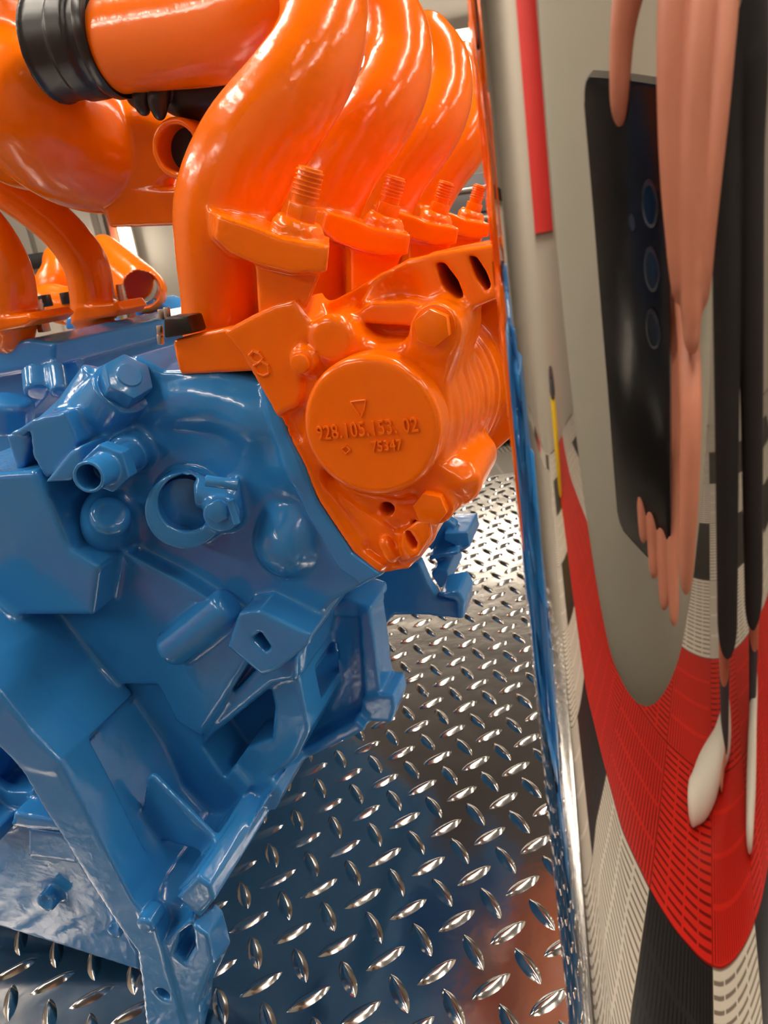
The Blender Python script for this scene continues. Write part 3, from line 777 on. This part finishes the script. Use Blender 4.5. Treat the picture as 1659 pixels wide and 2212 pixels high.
        me.materials.clear()
        return link('lettering', me, m, parent, False)
    ar = math.radians(0.5)
    text('928.105.153. 02', 791, 928, 0.2999, 0.0088, ar, M['orange'], ec, sx=0.71)
    text('75347', 835, 964, 0.2999, 0.0064, ar, M['orange'], ec, sx=0.78)
    def outline(pts, a, w, m, parent, name):
        bm = bmesh.new(); n = len(pts)
        for i in range(n):
            p, q = V3(*pts[i], a), V3(*pts[(i+1) % n], a); add_cyl(bm, p, q, w, seg=8)
        pobj(name, bm, m, parent)
    outline([(757, 868), (790, 864), (786, 888), (779, 902)], 0.3001, 0.0004, M['orange'], ec, 'cast_mark')
    outline([(738, 970), (748, 963), (757, 972), (747, 981)], 0.3001, 0.0004, M['orange'], ec, 'cast_mark')
    outline([(538, 768), (548, 758), (560, 762), (568, 775), (560, 785), (548, 780)], 0.3098, 0.0008, M['orange'], None, 'casting_stamp')
    outline([(548, 790), (565, 780), (580, 790), (582, 806), (570, 812), (556, 806)], 0.3098, 0.0008, M['orange'], None, 'casting_stamp')
build_cam_housing()

# ---- intake runners of the right bank ----
PITCH = 0.119
def runner_mesh(i):
    c = Cast((-0.235, 0.285, 0.33), (-0.045, 0.455, 0.60), 0.0013)
    pts = [(478, 715, 0.350), (478, 640, 0.350), (480, 540, 0.350), (490, 440, 0.352), (540, 325, 0.355), (622, 215, 0.362), (676, 130, 0.372), (700, 50, 0.385), (690, -40, 0.395), (640, -110, 0.40)]
    rad = [19.0, 19.5, 22.0, 24.0, 24.0, 22.5, 21.0, 20.5, 20.5, 20.5]
    c.tube([E(*p) for p in pts], [r/1000 for r in rad], 0.0)
    # fins of the flange: wedge plate that carries the stud
    lf(c, [(470, 462), (560, 492), (605, 512), (712, 532), (706, 590), (630, 592), (560, 575), (500, 550), (462, 515)], 0.304,
          [(440, 450), (560, 470), (625, 492), (712, 510), (704, 570), (640, 575), (560, 560), (500, 540), (460, 510)], 0.345, 0.0015, 0.004)
    lf(c, [(552, 565), (698, 575), (684, 615), (664, 664), (640, 690), (560, 700)], 0.314, [(552, 550), (690, 560), (680, 605), (664, 650), (640, 690), (560, 700)], 0.36, 0.0015, 0.003)
    cy(c, (640, 510, 0.318), (646, 484, 0.318), 11.2, k=0.001)
    cy(c, (642, 495, 0.318), (648, 472, 0.318), 9.8, k=0.0008)
    return c
def build_runners():
    c = runner_mesh(0)
    r0 = part('intake_runner', c, M['orange'])
    # stud: hexagon nut, waist and thread
    ax = (V3(668, 375, 0.318)-V3(646, 480, 0.318)).normalized(); b = V3(647, 480, 0.318)
    bm = bmesh.new()
    add_prism(bm, hexpts(b, ax, 0.0070, 0.2), ax*0.0075, 0.0005)
    add_cyl(bm, b+ax*0.006, b+ax*0.0215, 0.0052, seg=28, bevel=0.0005)
    for k in range(6): add_cyl(bm, b+ax*(0.0105+0.0018*k), b+ax*(0.0113+0.0018*k), 0.0059, seg=28, bevel=0.0003)
    st = pobj('flange_stud', bm, M['orange'], r0)
    for i in (1, 2, 3):
        r = r0.copy(); C.objects.link(r); r.location = r0.location+Vector((0.003*i, PITCH*i, 0.001*i))
        s_ = st.copy(); C.objects.link(s_); s_.parent = r
    # cross pipe from the first runner to the plenum
    c = Cast((-0.42, 0.33, 0.40), (-0.06, 0.62, 0.60), 0.0014)
    c.tube([E(640, -10, 0.405), E(560, 35, 0.415), E(450, 62, 0.43), E(330, 80, 0.445), E(200, 100, 0.46)], [0.0205, 0.0235, 0.0245, 0.0245, 0.0245], 0.006)
    part('cross_pipe', c, M['orange'])
    # rubber sleeve
    c = Cast((-0.42, 0.36, 0.38), (-0.18, 0.60, 0.62), 0.0012)
    p, q = E(110, 105, 0.455), E(262, 80, 0.455); d = q-p
    rr = 0.0295
    c.cone(p, q, rr, rr-0.002, 0.004, 0.0)
    for t, w, dr in ((0.02, 0.06, 0.0012), (0.40, 0.25, 0.0012)):
        c.cone(p+d*t, p+d*(t+w), rr+dr, rr+dr-0.0005, 0.001, 0.001)
    sl = part('rubber_sleeve', c, M['rubber'])
    bm = bmesh.new(); n = Vector(d).normalized()
    add_cyl(bm, Vector(p+d*0.80), Vector(p+d*0.93), rr+0.0022, seg=64, bevel=0.0004)
    pobj('hose_clamp', bm, M['black_plastic'], sl)
build_runners()

# ---- plenum between the banks ----
def build_plenum():
    c = Cast((-0.56, 0.42, 0.34), (-0.12, 0.86, 0.62), 0.0018)
    c.tube([E(-60, -60, 0.50), E(-30, 60, 0.50), E(0, 170, 0.50), E(60, 260, 0.52)], [0.036, 0.036, 0.04, 0.045], 0.01)
    lf(c, [(-100, 200), (120, 215), (300, 225), (390, 262), (400, 330), (372, 395), (330, 420), (235, 428), (150, 412), (60, 372), (-100, 330)], 0.50,
          [(-60, 240), (160, 225), (400, 225), (470, 262), (480, 330), (460, 395), (400, 428), (300, 432), (190, 418), (90, 390), (-60, 350)], 0.80, 0.012, 0.02)
    c.tube([E(40, 215, 0.47), E(150, 300, 0.50), E(250, 350, 0.53)], [0.03, 0.032, 0.024], 0.02)
    lf(c, [(208, 405), (410, 405), (410, 486), (238, 492)], 0.50, [(250, 400), (440, 400), (450, 478), (290, 478)], 0.76, 0.003, 0.004)
    # open port facing the viewer
    P0 = E(380, 320, 0.450)
    c.cone(P0, P0+np.array([0, 0.10, 0]), 0.0170, 0.020, 0.002, 0.006)
    c.cone(P0-np.array([0, 0.01, 0]), P0+np.array([0, 0.055, 0]), 0.0128, None, 0.001, 0.001, 's')
    part('plenum', c, M['orange'])
    bm = bmesh.new(); add_cyl(bm, P0+np.array([0, 0.016, 0]), P0+np.array([0, 0.022, 0]), 0.0134, seg=32)  # black disc inside the open bore, standing in for the shade within
    pobj('port_shade_disc', bm, M['black'])
    # hose and clip under the cross pipe
    c = Cast((-0.36, 0.40, 0.42), (-0.14, 0.56, 0.52), 0.001)
    c.tube([E(300, 205, 0.47), E(360, 190, 0.47), E(420, 205, 0.47), E(500, 195, 0.47)], [0.008, 0.012, 0.014, 0.013], 0.002)
    c.tube([E(315, 190, 0.455), E(305, 215, 0.455), E(312, 238, 0.455)], [0.004, 0.0045, 0.003], 0.002)
    c.tube([E(352, 178, 0.452), E(342, 215, 0.452), E(345, 248, 0.452)], [0.004, 0.0055, 0.003], 0.002)
    part('vacuum_hose', c, M['rubber'])
    bm = bmesh.new()
    add_prism(bm, [E(x, y, 0.450) for x, y in [(322, 178), (340, 176), (334, 205), (318, 200)]], (0, 0.002, 0), 0.0004)
    add_prism(bm, [E(x, y, 0.448) for x, y in [(345, 180), (353, 182), (346, 215), (334, 222), (338, 200)]], (0, 0.002, 0), 0.0004)
    pobj('spring_clip', bm, M['dark_steel'])
build_plenum()

# ---- left bank ----
def build_left_bank():
    # cam cover: a long bar running away
    c = Cast((-0.62, 0.46, 0.18), (-0.24, 1.00, 0.42), 0.0020)
    pr(c, [(-120, 772), (0, 745), (60, 732), (120, 742), (118, 790), (0, 812), (-120, 830)], 0.52, 0.98, 0.003, 0.003)
    # blue castings under it
    pr(c, [(-120, 815), (0, 800), (112, 782), (120, 830), (60, 900), (40, 1000), (-120, 1040)], 0.535, 0.95, 0.004, 0.004)
    cy(c, (18, 860, 0.50), (18, 930, 0.50), 20, k=0.01, r=0.006)
    cy(c, (75, 800, 0.515), (80, 850, 0.50), 10, k=0.006, r=0.003)
    cy(c, (120, 790, 0.52), (128, 850, 0.50), 7, k=0.006, r=0.003)
    cy(c, (150, 775, 0.56), (150, 850, 0.56), 12, k=0.006, r=0.003)
    part('left_cam_cover', c, M['blue'])
    # end bracket of the cover
    c = Cast((-0.70, 0.66, 0.30), (-0.44, 0.96, 0.44), 0.0016)
    pr(c, [(285, 668), (330, 645), (345, 652), (392, 682), (392, 705), (350, 715), (300, 700)], 0.82, 0.87, 0.003, 0.003)
    pr(c, [(140, 690), (165, 674), (205, 690), (230, 712), (140, 712)], 0.72, 0.76, 0.003, 0.003)
    cy(c, (312, 684, 0.80), (312, 684, 0.84), 4.5, k=0.0006, op='s')
    part('cover_bracket', c, M['blue'])
    # inlet runners of the left bank
    c = Cast((-0.62, 0.56, 0.34), (-0.38, 0.72, 0.60), 0.0016)
    c.tube([E(-60, 330, 0.62), E(0, 395, 0.62), E(70, 445, 0.63), E(135, 500, 0.64), E(185, 570, 0.645), E(200, 650, 0.645), E(202, 690, 0.645)],
           [0.020, 0.0185, 0.0180, 0.0185, 0.0195, 0.0190, 0.019], 0.003)
    pr(c, [(158, 664), (250, 652), (262, 668), (250, 684), (150, 700)], 0.625, 0.67, 0.003, 0.004)
    part('left_intake_runner', c, M['orange'])
    c = Cast((-0.60, 0.46, 0.26), (-0.30, 0.66, 0.56), 0.0016)
    c.tube([E(-110, 400, 0.53), E(-70, 455, 0.53), E(-20, 520, 0.53), E(15, 590, 0.53), E(25, 660, 0.53), E(22, 720, 0.53)], [0.018, 0.018, 0.0185, 0.0185, 0.0185, 0.018], 0.003)
    pr(c, [(-40, 690), (60, 676), (78, 690), (60, 706), (-40, 724)], 0.51, 0.56, 0.003, 0.004)
    part('left_intake_runner', c, M['orange'])
    # water neck with open mouth, seen behind the runners
    c = Cast((-0.86, 0.70, 0.34), (-0.44, 1.02, 0.54), 0.0018)
    c.tube([E(225, 540, 0.90), E(262, 585, 0.86), E(312, 628, 0.82)], [0.019, 0.026, 0.026], 0.004)
    c.cone(E(300, 616, 0.85), E(318, 640, 0.74), 0.020, 0.020, 0.002, 0.001, 's')
    c.tube([E(130, 560, 0.94), E(150, 600, 0.93), E(120, 640, 0.92)], [0.02, 0.03, 0.03], 0.01)
    c.tube([E(100, 650, 0.86), E(170, 660, 0.86), E(240, 600, 0.88)], [0.02, 0.02, 0.018], 0.01)
    part('water_neck', c, M['orange'])
    # studs with nuts and small black caps
    for (x, y, a) in ((90, 690, 0.545), (266, 652, 0.655)):
        b = V3(x, y, a); ax = Vector((0.05, 0, 1)).normalized()
        bm = bmesh.new(); add_prism(bm, hexpts(b-ax*0.010, ax, 0.0056, 0.3), ax*0.010, 0.0005)
        add_cyl(bm, b, b+ax*0.016, 0.0038, seg=20, bevel=0.0006)
        for k in range(4): add_cyl(bm, b+ax*(0.002+0.003*k), b+ax*(0.0035+0.003*k), 0.0043, seg=20)
        pobj('steel_stud', bm, M['steel'])
    for (x, y, a) in ((97, 652, 0.80), (146, 645, 0.84)):
        b = V3(x, y, a); bm = bmesh.new(); add_cyl(bm, b-Vector((0, 0, 0.006)), b+Vector((0, 0, 0.008)), 0.0085, seg=24, bevel=0.001)
        pobj('black_cap', bm, M['black_plastic'])
    # black plug with brass terminals in front of the first runner foot
    bm = bmesh.new()
    add_prism(bm, [E(x, y, 0.312) for x, y in [(352, 686), (404, 682), (416, 720), (354, 732)]], (0, 0.014, 0), 0.0012)
    pobj('sensor_plug', bm, M['black_plastic'])
    bm = bmesh.new()
    for (x, y) in ((347, 668), (359, 664), (344, 703), (345, 722)):
        p = V3(x, y, 0.320); add_cyl(bm, p, V3(x+3, y+22, 0.320), 0.0016, seg=12, bevel=0.0003)
    pobj('terminal', bm, M['steel'])
build_left_bank()

# ------------------------------------------------------------------ the photographer
def K(r, u, f): return CAM+r*MC[:, 0]+u*MC[:, 1]+f*MC[:, 2]
def merge_cast(name, casts, m, parent, off):
    obs = [c.mesh(name, None, None, off, 2) for c in casts]
    V, F, n = [], [], 0
    for o in obs:
        me = o.data; v = np.empty(len(me.vertices)*3, np.float32); me.vertices.foreach_get('co', v)
        f = np.empty(len(me.loops), np.int32); me.loops.foreach_get('vertex_index', f)
        V.append(v.reshape(-1, 3)); F.append(f.reshape(-1, 4)+n); n += len(me.vertices)
        bpy.data.objects.remove(o); bpy.data.meshes.remove(me)
    return mesh_np(name, np.vstack(V), np.vstack(F), m, parent)
def build_person():
    off = np.array([0.30, -0.95, FZ])
    root = empty('person', off)
    tag(root, 'person in loose grey shirt and black shorts leaning forward, photographing with both hands', 'person')
    b = Cast((-0.62, -1.22, FZ), (0.82, 0.06, 1.22), 0.0065)
    # legs
    for hx, kx, fx in ((0.24, 0.22, 0.20), (0.46, 0.54, 0.58)):
        b.tube([(hx, -0.88, 0.52), (kx, -0.88, 0.16), (kx, -0.90, -0.08), (fx, -0.97, -0.28), (fx, -1.00, -0.48)], [0.095, 0.078, 0.066, 0.062, 0.038], 0.02)
        b.tube([(fx, -1.00, -0.48), (fx-0.06, -0.93, -0.52)], [0.036, 0.025], 0.02)
    b.tube([(0.35, -0.92, 0.62), (0.20, -0.74, 0.74), (0.02, -0.50, 0.80), (-0.10, -0.36, 0.84)], [0.13, 0.13, 0.14, 0.12], 0.04)
    b.tube([(-0.12, -0.31, 0.84), (-0.14, -0.24, 0.94)], [0.058, 0.055], 0.03)
    hc = (-0.15, -0.20, 1.03)
    b.ball(hc, 0.105, 0.02, sc=(0.76, 0.92, 1.1)); b.ball((-0.15, -0.155, 0.965), 0.06, 0.03, sc=(0.85, 0.9, 0.9))
    # arms: right arm over the top of the phone, left arm below
    b.tube([(0.08, -0.42, 0.90), (0.26, -0.30, 0.86), (0.28, -0.22, 0.80)], [0.055, 0.045, 0.040], 0.03)
    b.tube([(0.28, -0.22, 0.80), (0.20, -0.11, 0.66), (0.115, -0.035, 0.55)], [0.040, 0.037, 0.026], 0.01)
    b.tube([(-0.28, -0.34, 0.84), (-0.26, -0.34, 0.60), (-0.16, -0.28, 0.44)], [0.055, 0.045, 0.040], 0.03)
    b.tube([(-0.16, -0.28, 0.44), (-0.07, -0.16, 0.39), (-0.022, -0.066, 0.370)], [0.038, 0.034, 0.026], 0.01)
    # head at finer grain
    h = Cast((-0.27, -0.33, 0.88), (-0.03, -0.06, 1.16), 0.003)
    h.ball(hc, 0.108, 0.02, sc=(0.76, 0.92, 1.1)); h.ball((-0.15, -0.155, 0.965), 0.062, 0.03, sc=(0.85, 0.9, 0.9))
    h.tube([(-0.15, -0.108, 1.045), (-0.15, -0.088, 1.012)], [0.010, 0.014], 0.008)
    for sx in (-1, 1):
        h.ball((-0.15+sx*0.032, -0.118, 1.045), 0.016, 0.006, 's'); h.ball((-0.15+sx*0.032, -0.128, 1.045), 0.013, 0.001)
        h.ball((-0.15+sx*0.083, -0.205, 1.025), 0.028, 0.006, sc=(0.35, 0.6, 1))
    h.tube([(-0.175, -0.108, 0.978), (-0.15, -0.100, 0.975), (-0.125, -0.108, 0.978)], [0.004, 0.007, 0.004], 0.003)
    # hands at fine grain
    g = Cast((-0.055, -0.10, 0.205), (0.165, 0.035, 0.585), 0.0011)
    g.tube([(0.12, -0.04, 0.56), (0.095, -0.022, 0.52), (0.075, -0.012, 0.49)], [0.024, 0.027, 0.026], 0.004)       # wrist and palm
    g.ball((0.068, -0.012, 0.490), 0.034, 0.012, sc=(1.1, 0.55, 1.0))
    g.tube([(0.040, -0.006, 0.485), (0.012, 0.004, 0.470), (-0.010, 0.0065, 0.452), (-0.020, 0.0055, 0.430)], [0.0105, 0.0090, 0.0080, 0.0066], 0.004)   # index on the top edge
    g.tube([(0.044, 0.000, 0.478), (0.030, 0.0125, 0.448), (0.026, 0.0140, 0.415), (0.028, 0.012, 0.382)], [0.0118, 0.0105, 0.0095, 0.0076], 0.004)
    g.tube([(0.062, 0.000, 0.470), (0.052, 0.0135, 0.442), (0.042, 0.0150, 0.408), (0.038, 0.012, 0.368)], [0.0118, 0.0110, 0.0096, 0.0076], 0.004)
    g.tube([(0.082, -0.004, 0.466), (0.074, 0.008, 0.438), (0.060, 0.012, 0.408), (0.048, 0.010, 0.380)], [0.0115, 0.0100, 0.0090, 0.0070], 0.004)
    g.tube([(0.088, -0.018, 0.480), (0.084, -0.020, 0.450), (0.066, -0.014, 0.425), (0.046, -0.012, 0.412)], [0.014, 0.0115, 0.0100, 0.0082], 0.004)      # thumb behind
    # left hand: palm behind the phone, fingers hanging below its lower edge, thumb along the right edge
    g.tube([(-0.022, -0.066, 0.375), (-0.022, -0.064, 0.350), (-0.020, -0.066, 0.325)], [0.026, 0.029, 0.026], 0.006)
    g.tube([(0.002, -0.050, 0.362), (0.024, -0.030, 0.376), (0.034, 0.000, 0.350), (0.031, 0.002, 0.318), (0.024, -0.004, 0.285)], [0.014, 0.0115, 0.0095, 0.0085, 0.0068], 0.004)
    for k, (x, z) in enumerate(((-0.043, 0.286), (-0.030, 0.273), (-0.017, 0.261), (-0.004, 0.256))):
        g.tube([(-0.040+0.013*k, -0.062, 0.318), ((x-0.040+0.013*k)/2, -0.062, 0.300), (x, -0.052, z+0.012), (x+0.001, -0.047, z-0.010)], [0.0095, 0.0082, 0.0074, 0.0058], 0.002)
    merge_cast('body', [b, h, g], M['skin'], root, off)
    # clothes
    s = Cast((-0.62, -1.10, -0.02), (0.62, 0.10, 0.98), 0.0062)
    s.ball((-0.175, -0.20, 0.50), 0.36, 0.06, sc=(0.62, 0.21, 1.05))
    s.tube([(0.34, -0.92, 0.70), (0.20, -0.74, 0.76), (0.02, -0.50, 0.80), (-0.10, -0.36, 0.84)], [0.15, 0.15, 0.17, 0.155], 0.06)
    s.tube([(0.06, -0.42, 0.90), (0.20, -0.34, 0.88), (0.27, -0.28, 0.85)], [0.085, 0.075, 0.068], 0.03)
    s.tube([(-0.26, -0.36, 0.84), (-0.26, -0.34, 0.64), (-0.22, -0.32, 0.52)], [0.085, 0.08, 0.07], 0.04)
    s.ball((-0.12, -0.30, 0.98), 0.075, 0.01, 's')
    s.mesh('shirt', M['shirt'], root, off, 3)
    s = Cast((0.02, -1.14, -0.27), (0.80, -0.66, 0.80), 0.006)
    s.tube([(0.22, -0.90, 0.58), (0.36, -0.92, 0.62), (0.50, -0.90, 0.58)], [0.155, 0.165, 0.155], 0.04)
    for hx, kx in ((0.24, 0.225), (0.46, 0.55)):
        s.cone((hx, -0.88, 0.55), (kx, -0.92, -0.22), 0.145, 0.112, 0.004, 0.03)
    s.mesh('shorts', M['shorts'], root, off, 3)
    hr = Cast((-0.27, -0.34, 0.93), (-0.03, -0.08, 1.18), 0.004)
    hr.ball((-0.15, -0.215, 1.05), 0.112, 0.01, sc=(0.79, 0.92, 1.05)); hr.ball((-0.15, -0.13, 0.99), 0.085, 0.01, 's', sc=(1, 0.9, 1.1))
    hr.mesh('hair', M['hair'], root, off, 2)
    for fx in (0.20, 0.58):
        s = Cast((fx-0.12, -1.12, FZ+0.03), (fx+0.12, -0.86, -0.30), 0.003)
        s.tube([(fx, -0.98, -0.33), (fx, -1.00, -0.48)], [0.065, 0.048], 0.0); s.mesh('sock', M['sock'], root, off, 2)
    for (hx, hy, tx, ty) in ((0.24, -1.03, -0.16, -0.83), (0.62, -1.04, 0.42, -0.72)):
        s = Cast((min(hx, tx)-0.1, min(hy, ty)-0.1, FZ-0.01), (max(hx, tx)+0.1, max(hy, ty)+0.1, FZ+0.17), 0.003)
        P = lambda t, z, o=0.0: (hx+(tx-hx)*t, hy+(ty-hy)*t+o, FZ+z)
        s.tube([P(0.02, 0.055), P(0.3, 0.06), P(0.7, 0.045), P(0.95, 0.035)], [0.054, 0.053, 0.058, 0.042], 0.0)
        s.tube([P(0.03, 0.09), P(0.10, 0.13)], [0.046, 0.045], 0.02)
        s.F = np.maximum(s.F, (FZ+0.012-(s.lo[2]+s.h*np.arange(s.n[2])))[None, None, :].astype(np.float32))
        sh = s.mesh('shoe', M['shoe'], root, off, 2)
        s = Cast((min(hx, tx)-0.1, min(hy, ty)-0.1, FZ-0.01), (max(hx, tx)+0.1, max(hy, ty)+0.1, FZ+0.06), 0.003)
        s.tube([P(0.0, 0.015), P(0.5, 0.015), P(0.7, 0.015), P(0.98, 0.015)], [0.056, 0.054, 0.060, 0.044], 0.0)
        zz = (s.lo[2]+s.h*np.arange(s.n[2]))[None, None, :].astype(np.float32)
        s.F = np.maximum(np.maximum(s.F, FZ+0.001-zz), zz-FZ-0.028)
        s.mesh('sole', M['sole'], sh, (0, 0, 0), 1)
        s = Cast((min(hx, tx)-0.1, min(hy, ty)-0.1, FZ-0.01), (max(hx, tx)+0.1, max(hy, ty)+0.1, FZ+0.12), 0.003)
        s.tube([P(0.30, 0.075, 0.044), P(0.55, 0.06, 0.048), P(0.8, 0.045, 0.046)], [0.014, 0.018, 0.014], 0.0)
        s.mesh('shoe_panel', M['shoe_grey'], sh, (0, 0, 0), 1)
build_person()
def build_phone():
    root = empty('phone', K(0, 0, -0.006))
    tag(root, 'black smartphone held upright in both hands, three round lenses on its back', 'phone')
    q = Matrix(((MC[0, 0], MC[0, 1], -MC[0, 2]), (MC[1, 0], MC[1, 1], -MC[1, 2]), (MC[2, 0], MC[2, 1], -MC[2, 2])))
    root.rotation_euler = q.to_euler()
    # local frame: x right, y up, z toward the photographer
    bm = bmesh.new()
    x0, x1, y0, y1 = -0.062, 0.016, -0.152, 0.032; r = 0.008; P = []
    for cx_, cy_, a0 in ((x1-r, y1-r, 0), (x0+r, y1-r, 90), (x0+r, y0+r, 180), (x1-r, y0+r, 270)):
        for k in range(7): t = math.radians(a0+15*k); P.append((cx_+r*math.cos(t), cy_+r*math.sin(t), 0.0))
    add_prism(bm, P, (0, 0, 0.008), 0.0012); bm_obj('phone_body', bm, M['phone'], root)
    for k in range(3):
        bm = bmesh.new(); y = -0.0205*k
        add_cyl(bm, (0, y, -0.0015), (0, y, 0.001), 0.0072, seg=40, bevel=0.0003); rg = bm_obj('lens_ring', bm, M['ring'], root)
        bm = bmesh.new(); add_cyl(bm, (0, y, -0.0018), (0, y, 0.0002), 0.0058, seg=40); bm_obj('lens', bm, M['lens'], rg)
    bm = bmesh.new(); add_cyl(bm, (-0.018, -0.008, -0.0004), (-0.018, -0.008, 0.001), 0.0028, seg=24); bm_obj('flash', bm, M['ring'], root)
build_phone()

# ------------------------------------------------------------------ background furniture
def WP(px, py, y):      # point of the photo on the plane at world depth y
    r = ray(px, py); return CAM+r*(y/r[1])
def tool_chest():
    p = WP(985, 420, 3.5)
    root = empty('tool_chest', (p[0]+0.1, 3.6, FZ)); tag(root, 'grey tool chest with a stack of shallow drawers against the far wall', 'tool chest')
    bm = bmesh.new(); add_box(bm, (0, 0.12, 0.62), (1.1, 0.5, 1.16), bevel=0.01); bm_obj('cabinet', bm, M['drawer'], root)
    for k in range(9):
        bm = bmesh.new(); add_box(bm, (0, -0.14, 0.14+0.12*k), (1.02, 0.03, 0.105), bevel=0.004); d = bm_obj('drawer', bm, M['drawer'], root)
        bm = bmesh.new(); add_box(bm, (0, -0.165, 0.18+0.12*k), (0.96, 0.02, 0.018), bevel=0.003); bm_obj('drawer_pull', bm, M['steel'], d)
    for sx in (-0.45, 0.45):
        for sy in (0.0, 0.28):
            bm = bmesh.new(); add_cyl(bm, (sx-0.02, sy, 0.035), (sx+0.02, sy, 0.035), 0.035); bm_obj('caster', bm, M['black'], root)
tool_chest()
def wall_trim():
    # pale panels, a dark shelf edge and a lit vertical tube on the far wall, left
    n = 0
    for x0, x1 in ((-60, 60), (64, 205), (214, 232)):
        a, b = WP(x0, 470, 4.19), WP(x1, 470, 4.19)
        o = quad_box('trim_%d' % (n+1), (a[0], 4.175, FZ+0.02), (b[0]-0.02, 4.2, 1.75), M['wall_white']); n += 1
    a = WP(238, 470, 4.1)
    quad_box('trim_4', (a[0]-0.03, 4.14, FZ), (a[0]+0.02, 4.2, 1.75), M['post'])
    bm = bmesh.new(); p, q = Vector(WP(258, 488, 4.08)), Vector(WP(268, 585, 4.08))
    q.x = p.x; root = empty('wall_light', (p.x, 4.16, q.z)); tag(root, 'vertical white tube light on the far wall beside the red post', 'light')
    add_box(bm, (0, 0, 0.10), (0.07, 0.04, 0.24+p.z-q.z)); bm_obj('lamp_housing', bm, M['wall_white'], root)
    bm = bmesh.new(); add_cyl(bm, (0, -0.04, 0), (0, -0.04, p.z-q.z), 0.022); bm_obj('tube', bm, M['lamp'], root)
    p = WP(40, 562, 3.8); root = empty('workbench', (p[0]-0.4, 3.8, FZ)); tag(root, 'black-topped white workbench standing at the far wall on the left', 'workbench')
    top = p[2]-FZ
    bm = bmesh.new(); add_box(bm, (0, 0, top-0.03), (1.3, 0.6, 0.06), bevel=0.005); bm_obj('worktop', bm, M['black'], root)
    bm = bmesh.new(); add_box(bm, (0, 0.02, (top-0.06)/2), (1.24, 0.5, top-0.06)); bm_obj('cabinet', bm, M['wall_white'], root)
    for k in (-1, 0, 1):
        bm = bmesh.new(); add_box(bm, (k*0.41, -0.24, (top-0.1)/2+0.02), (0.38, 0.03, top-0.16), bevel=0.004); d = bm_obj('door', bm, M['wall_white'], root)
        bm = bmesh.new(); add_box(bm, (k*0.41+0.14, -0.265, (top-0.1)/2+0.2), (0.015, 0.02, 0.14)); bm_obj('handle', bm, M['dark_steel'], d)
wall_trim()
def far_tube():
    p = Vector(WP(1000, 84, 4.12)); root = empty('wall_light', (p.x-0.2, 4.16, p.z)); tag(root, 'long horizontal tube light high on the far wall above the tool chest', 'light')
    bm = bmesh.new(); add_box(bm, (0, 0, 0), (2.6, 0.05, 0.09)); bm_obj('lamp_housing', bm, M['wall_white'], root)
    bm = bmesh.new(); add_cyl(bm, (-1.25, -0.05, 0), (1.25, -0.05, 0), 0.016); bm_obj('tube', bm, M['lamp'], root)
far_tube()
def banner():
    # things only the pillar mirrors: red banner on the left wall, cabinets, yellow bin
    root = empty('wall_banner', (-3.17, -1.15, 0.38)); tag(root, 'tall plain red banner hanging on the left wall', 'banner')
    bm = bmesh.new(); add_box(bm, (0, 0, 0.68), (0.012, 1.5, 1.36)); bm_obj('cloth', bm, M['red'], root)
    bm = bmesh.new(); add_cyl(bm, (0, -0.78, 1.36), (0, 0.78, 1.36), 0.015); bm_obj('rod', bm, M['steel'], root)
    root = empty('yellow_bin', (-2.6, -0.62, FZ)); tag(root, 'yellow waste bin with a black lid on the floor by the left wall', 'bin')
    bm = bmesh.new(); add_cyl(bm, (0, 0, 0), (0, 0, 0.38), 0.13, 0.17, bevel=0.01); bm_obj('bucket', bm, M['yellow'], root)
    bm = bmesh.new(); add_cyl(bm, (0, 0, 0.38), (0, 0, 0.45), 0.175, 0.14, bevel=0.01); bm_obj('lid', bm, M['black'], root)
banner()
